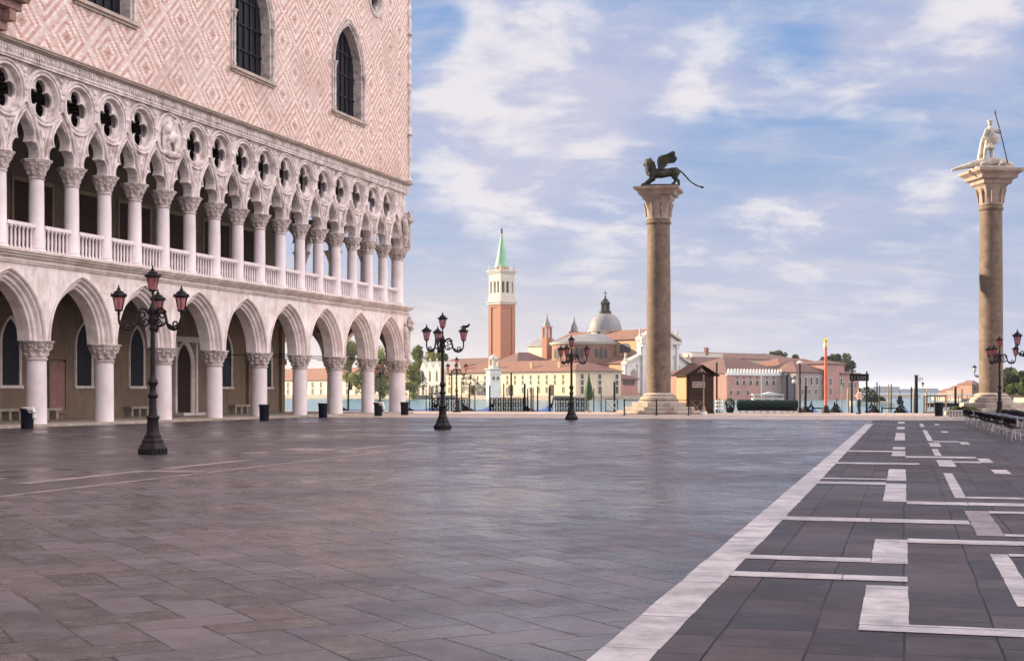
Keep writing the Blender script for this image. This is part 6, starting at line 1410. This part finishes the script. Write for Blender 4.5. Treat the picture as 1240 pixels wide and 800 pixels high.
# quay pavilion and boats before the warehouse
c = at(912, HY, Y0 - 14); t = thing('pavilion', 'low pale green roofed pavilion before the pink warehouse', 'pavilion', (c.x, c.y, 0), 0)
mb = MB(); mb.box(0, 7.5, 0, 3, zz(478, c.y), zz(477, c.y)); mb.plate([(2.2, zz(477, c.y)), (6.4, zz(477, c.y)), (4.3, zz(474.2, c.y))], (), .1, 2.9); O('roof', mb.mesh('roof', LIGHTG), t)
mb = MB()
for x in (.3, 2.6, 4.9, 7.2): mb.box(x - .12, x + .12, .2, .45, WZ - .5, zz(478, c.y))
mb.box(0, 7.5, .1, 2.9, WZ - .3, WZ + .5); O('post', mb.mesh('post', WHITEST), t)

# ------------------------------------------------------------------ trees
def tree(label, px, Y, base_py, top_py, w, leaf, n, seed, ls=.38, cat='tree', name='broadleaf_tree', slim=False):
    c = at(px, HY, Y); z0, z1 = zz(base_py, Y), zz(top_py, Y); r = random.Random(seed)
    t = thing(name, label, cat, (c.x, c.y, 0)); H_ = z1 - z0
    mb = MB(); mb.tube([(0, 0, z0), (.1 * r.uniform(-1, 1), 0, z0 + .3 * H_), (.3 * r.uniform(-1, 1), 0, z0 + .75 * H_)], [.05 * H_, .035 * H_, .012 * H_], 8)
    blobs = []
    NBL = 16
    for k in range(NBL):
        a = r.uniform(0, 6.28); f = r.uniform(.12, .93); q = w * .5 * math.sin(math.pi * min(1, f * .85 + .12)) ** .6 * r.uniform(.2, .85)
        if slim: q *= .8
        p = Vector((q * math.cos(a), q * math.sin(a), z0 + H_ * f)); blobs.append((p, H_ * r.uniform(.10, .17) if not slim else w * .28))
        mb.tube([(0, 0, z0 + H_ * f * .55), Vector((0, 0, z0 + H_ * f * .6)).lerp(p, .6), p], [.018 * H_, .012 * H_, .004 * H_], 5)
    O('trunk', mb.mesh('trunk', BARK), t)
    mb = MB()
    for p, rad in blobs: leafball(mb, p, rad * r.uniform(.8, 1.3), 2 * n // NBL, ls, r, sc3=(w / H_ * 1.15 if not slim else 1, w / H_ * 1.15 if not slim else 1, 1.0))
    O('crown', mb.mesh('crown', leaf), t)
T = tree
T('broad green tree rising behind the white gothic building', 526, Y0 + 70, 470, 416, 9, LEAFY, 1500, 1)
T('green tree at the palace corner edge beside the white gothic building', 509, Y0 + 62, 472, 421, 7.5, LEAF, 1200, 2)
T('darker tree leaning over the white gothic building right gable', 536, Y0 + 74, 470, 424, 6, LEAF, 1000, 3)
T('leafy tree seen through the arch beside the corner column', 462, Y0 + 40, 482, 420, 9, LEAFY, 1400, 4)
T('bright green tree seen through the second arch from the corner', 424, Y0 + 80, 472, 413, 11, LEAFY, 1600, 5)
T('green tree with brown foot between palace corner and gothic building', 500, Y0 + 30, 482, 440, 6, LEAFY, 900, 6)
T('tree seen through the palace arch, half hidden by its column', 443, Y0 + 60, 480, 432, 8, LEAF, 900, 7)
for i, px in enumerate((926, 934, 943, 951, 962)):
    T(f'{("dark","green","low green","small dark","round dark")[i]} treetop {("leftmost above the cream building","second above the cream building","midway along the cream building roof","near the cream building right end","just past the cream building end")[i]}', px, Y0 + 130, 445, (429, 426.5, 425, 427.5, 430)[i], 4.5, LEAFD if i % 2 else LEAF, 500, 20 + i)
T('dark dense tree right behind the red flagpole', 1006, Y0 + 110, 460, 430, 9, LEAFD, 1000, 30)
T('tallest dark tree at the end of the harbour row', 1017, Y0 + 100, 470, 428.5, 10, LEAFD, 1300, 31)
T('dark tree sloping down right at the island end', 1026, Y0 + 96, 475, 434, 7.5, LEAFD, 1000, 32)
# far right: garden trees and houses
mb = MB(); a, b = at(1128, HY, 330), at(1330, HY, 235); d = (b - a); nn = Vector((d.y, -d.x, 0)).normalized() * -60
mb.plate([(a.x, a.y), (b.x, b.y), (b.x + 90, b.y + 60), (a.x + 90, a.y + 60)], (), WZ - 2, .3, plane='xy'); tag(O('far_bank', mb.mesh('far_bank', STEPST)), kind='structure')
for i, (px, top, w, lf) in enumerate(((1219, 447, 5.5, LEAFD), (1226, 451, 5, LEAF), (1233, 446, 6, LEAFD), (1241, 450, 6, LEAF), (1250, 446, 7, LEAFD))):
    T(('dark tree touching the right great column', 'greener tree second right of the great column', 'dark tree third right of the great column', 'green tree cut by the right edge of view', 'dark tree just beyond the right edge lamp')[i], px, 255 - i * 2, 477, top, w, lf, 900, 40 + i)
for i, (p0, p1, top, wl, lb) in enumerate(((1150, 1160, 475, PINKP, 'low orange house farthest left on the right bank'), (1160, 1170, 472, PINKP, 'pink red house second from the left on the right bank'), (1169, 1178, 468.5, TBRICK, 'red brick house with roof finial left of the great column'), (1177, 1188, 465.5, TBRICK, 'taller red house touching the great column left side'), (1214, 1245, 474, TBRICK, 'long low red wall below the garden trees'))):
    Y = 300 - i * 6; c0, c1 = at(p0, HY, Y), at(p1, HY, Y); t = thing('bank_house' if i < 4 else 'garden_wall', lb, 'building' if i < 4 else 'wall', (c0.x, Y, 0)); w_ = c1.x - c0.x; z1 = zz(top, Y)
    mb = MB(); mb.box(0, w_, 0, 8, 0, z1); O('wall', mb.mesh('wall', wl), t)
    if i < 4:
        mb = MB(); mb.add([(-.2, -.2, z1), (w_ + .2, -.2, z1), (w_ + .2, 8.2, z1), (-.2, 8.2, z1), (w_ / 2, 2, z1 + .9), (w_ / 2, 6, z1 + .9)], [(3, 2, 1, 0), (0, 1, 4), (1, 2, 5, 4), (2, 3, 5), (3, 0, 4, 5)]); O('roof', mb.mesh('roof', TILED), t)
        for k in (0.3, .7): o = O('window', far_win, t, (w_ * k, 0, z1 - .8), 0, scale=(.35, 1, .6))
# white water-bus pontoon on the right
c = at(1124, HY, 190); t = thing('landing_pontoon', 'pale grey floating landing shelter on the water at right', 'pontoon', (c.x, c.y, 0), R(-12))
mb = MB(); mb.box(0, 5.6, 0, 3.4, WZ - .2, WZ + .5); O('hull', mb.mesh('hull', DARKM), t)
mb = MB(); mb.box(-.2, 5.8, -.2, 3.6, zz(478.5, 190), zz(477, 190)); O('roof', mb.mesh('roof', WHITEP), t)
mb = MB()
for x in (.1, 1.4, 2.8, 4.2, 5.4): mb.box(x, x + .1, 0, .1, WZ + .5, zz(478.5, 190)); mb.box(x, x + .1, 3.2, 3.3, WZ + .5, zz(478.5, 190))
O('post', mb.mesh('post', LIGHTG), t)
# boats on open water
def boat(px, Y, L, label, hullm, rz):
    c = at(px, HY, Y); t = thing('motor_boat', label, 'boat', (c.x, Y, WZ), rz); mb = MB(); rings = []
    for i in range(13):
        q = i / 12 * 2 - 1; w = L * .16 * (1 - max(0, q) ** 2.2) * (.9 if q < -.9 else 1); rings.append([(L / 2 * q, -w, .55 + .25 * max(0, q)), (L / 2 * q, -w * .7, -.1), (L / 2 * q, w * .7, -.1), (L / 2 * q, w, .55 + .25 * max(0, q))])
    mb.loft(rings, closed=True, caps=True); O('hull', mb.mesh('hull', hullm), t)
    mb = MB(); mb.box(-L * .2, L * .12, -L * .1, L * .1, .5, 1.35, taper=.8); O('cabin', mb.mesh('cabin', DARKM), t)
    mb = MB(); mb.tube([(-L * .1, 0, 1.2), (-L * .1, 0, 2.3)], .04, 5); O('mast', mb.mesh('mast', DARKM), t)
boat(1089.5, 230, 3.4, 'small dark boat out on the open water', DARKM, R(80)); boat(1054, 200, 6.5, 'white and dark motor boat right of the signboard gate', WHITEP, R(175))
c = at(1060, HY, 260); t = thing('shrubby_islet', 'dark leafy islet on the water right of the signboard', 'islet', (c.x, 260, 0))
mb = MB(); r_ = random.Random(3)
for x, z, q in ((-2.0, 1.2, 1.6), (-.8, .9, 1.3), (.3, .4, 1.0), (1.2, .1, .6)): leafball(mb, (x, 0, z - .3), q, 220, .25, r_)
O('foliage', mb.mesh('foliage', LEAFD), t)
mb = MB(); mb.lathe([(2.4, WZ - .5), (2.2, WZ + .3), (0, WZ + .4)], 14); O('bank', mb.mesh('bank', STEPST), t)
# far shore
mb = MB(); r_ = random.Random(9)
for x in range(-900, 2600, 22):
    h = 3 + 4 * abs(math.sin(x * .013)) + r_.uniform(0, 4); mb.box(x, x + 23, 2400, 2460, WZ - 1, WZ + h)
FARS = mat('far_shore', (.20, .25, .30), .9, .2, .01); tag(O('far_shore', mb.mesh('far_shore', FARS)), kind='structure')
# ------------------------------------------------------------------ the air over the lagoon
def haze():
    m = bpy.data.materials.new('haze'); m.use_nodes = True; w = NT(m.node_tree)
    v = w.n('ShaderNodeVolumePrincipled', {'Color': (.80, .87, 1.0, 1), 'Density': .0001, 'Anisotropy': .2})
    o = w.n('ShaderNodeOutputMaterial'); w.t.links.new(v.outputs[0], o.inputs['Volume'])
    mb = MB(); mb.box(-30500, 30500, -100, 40500, -4.2, 75)
    tag(O('haze', mb.mesh('haze', m)), kind='stuff')
haze()
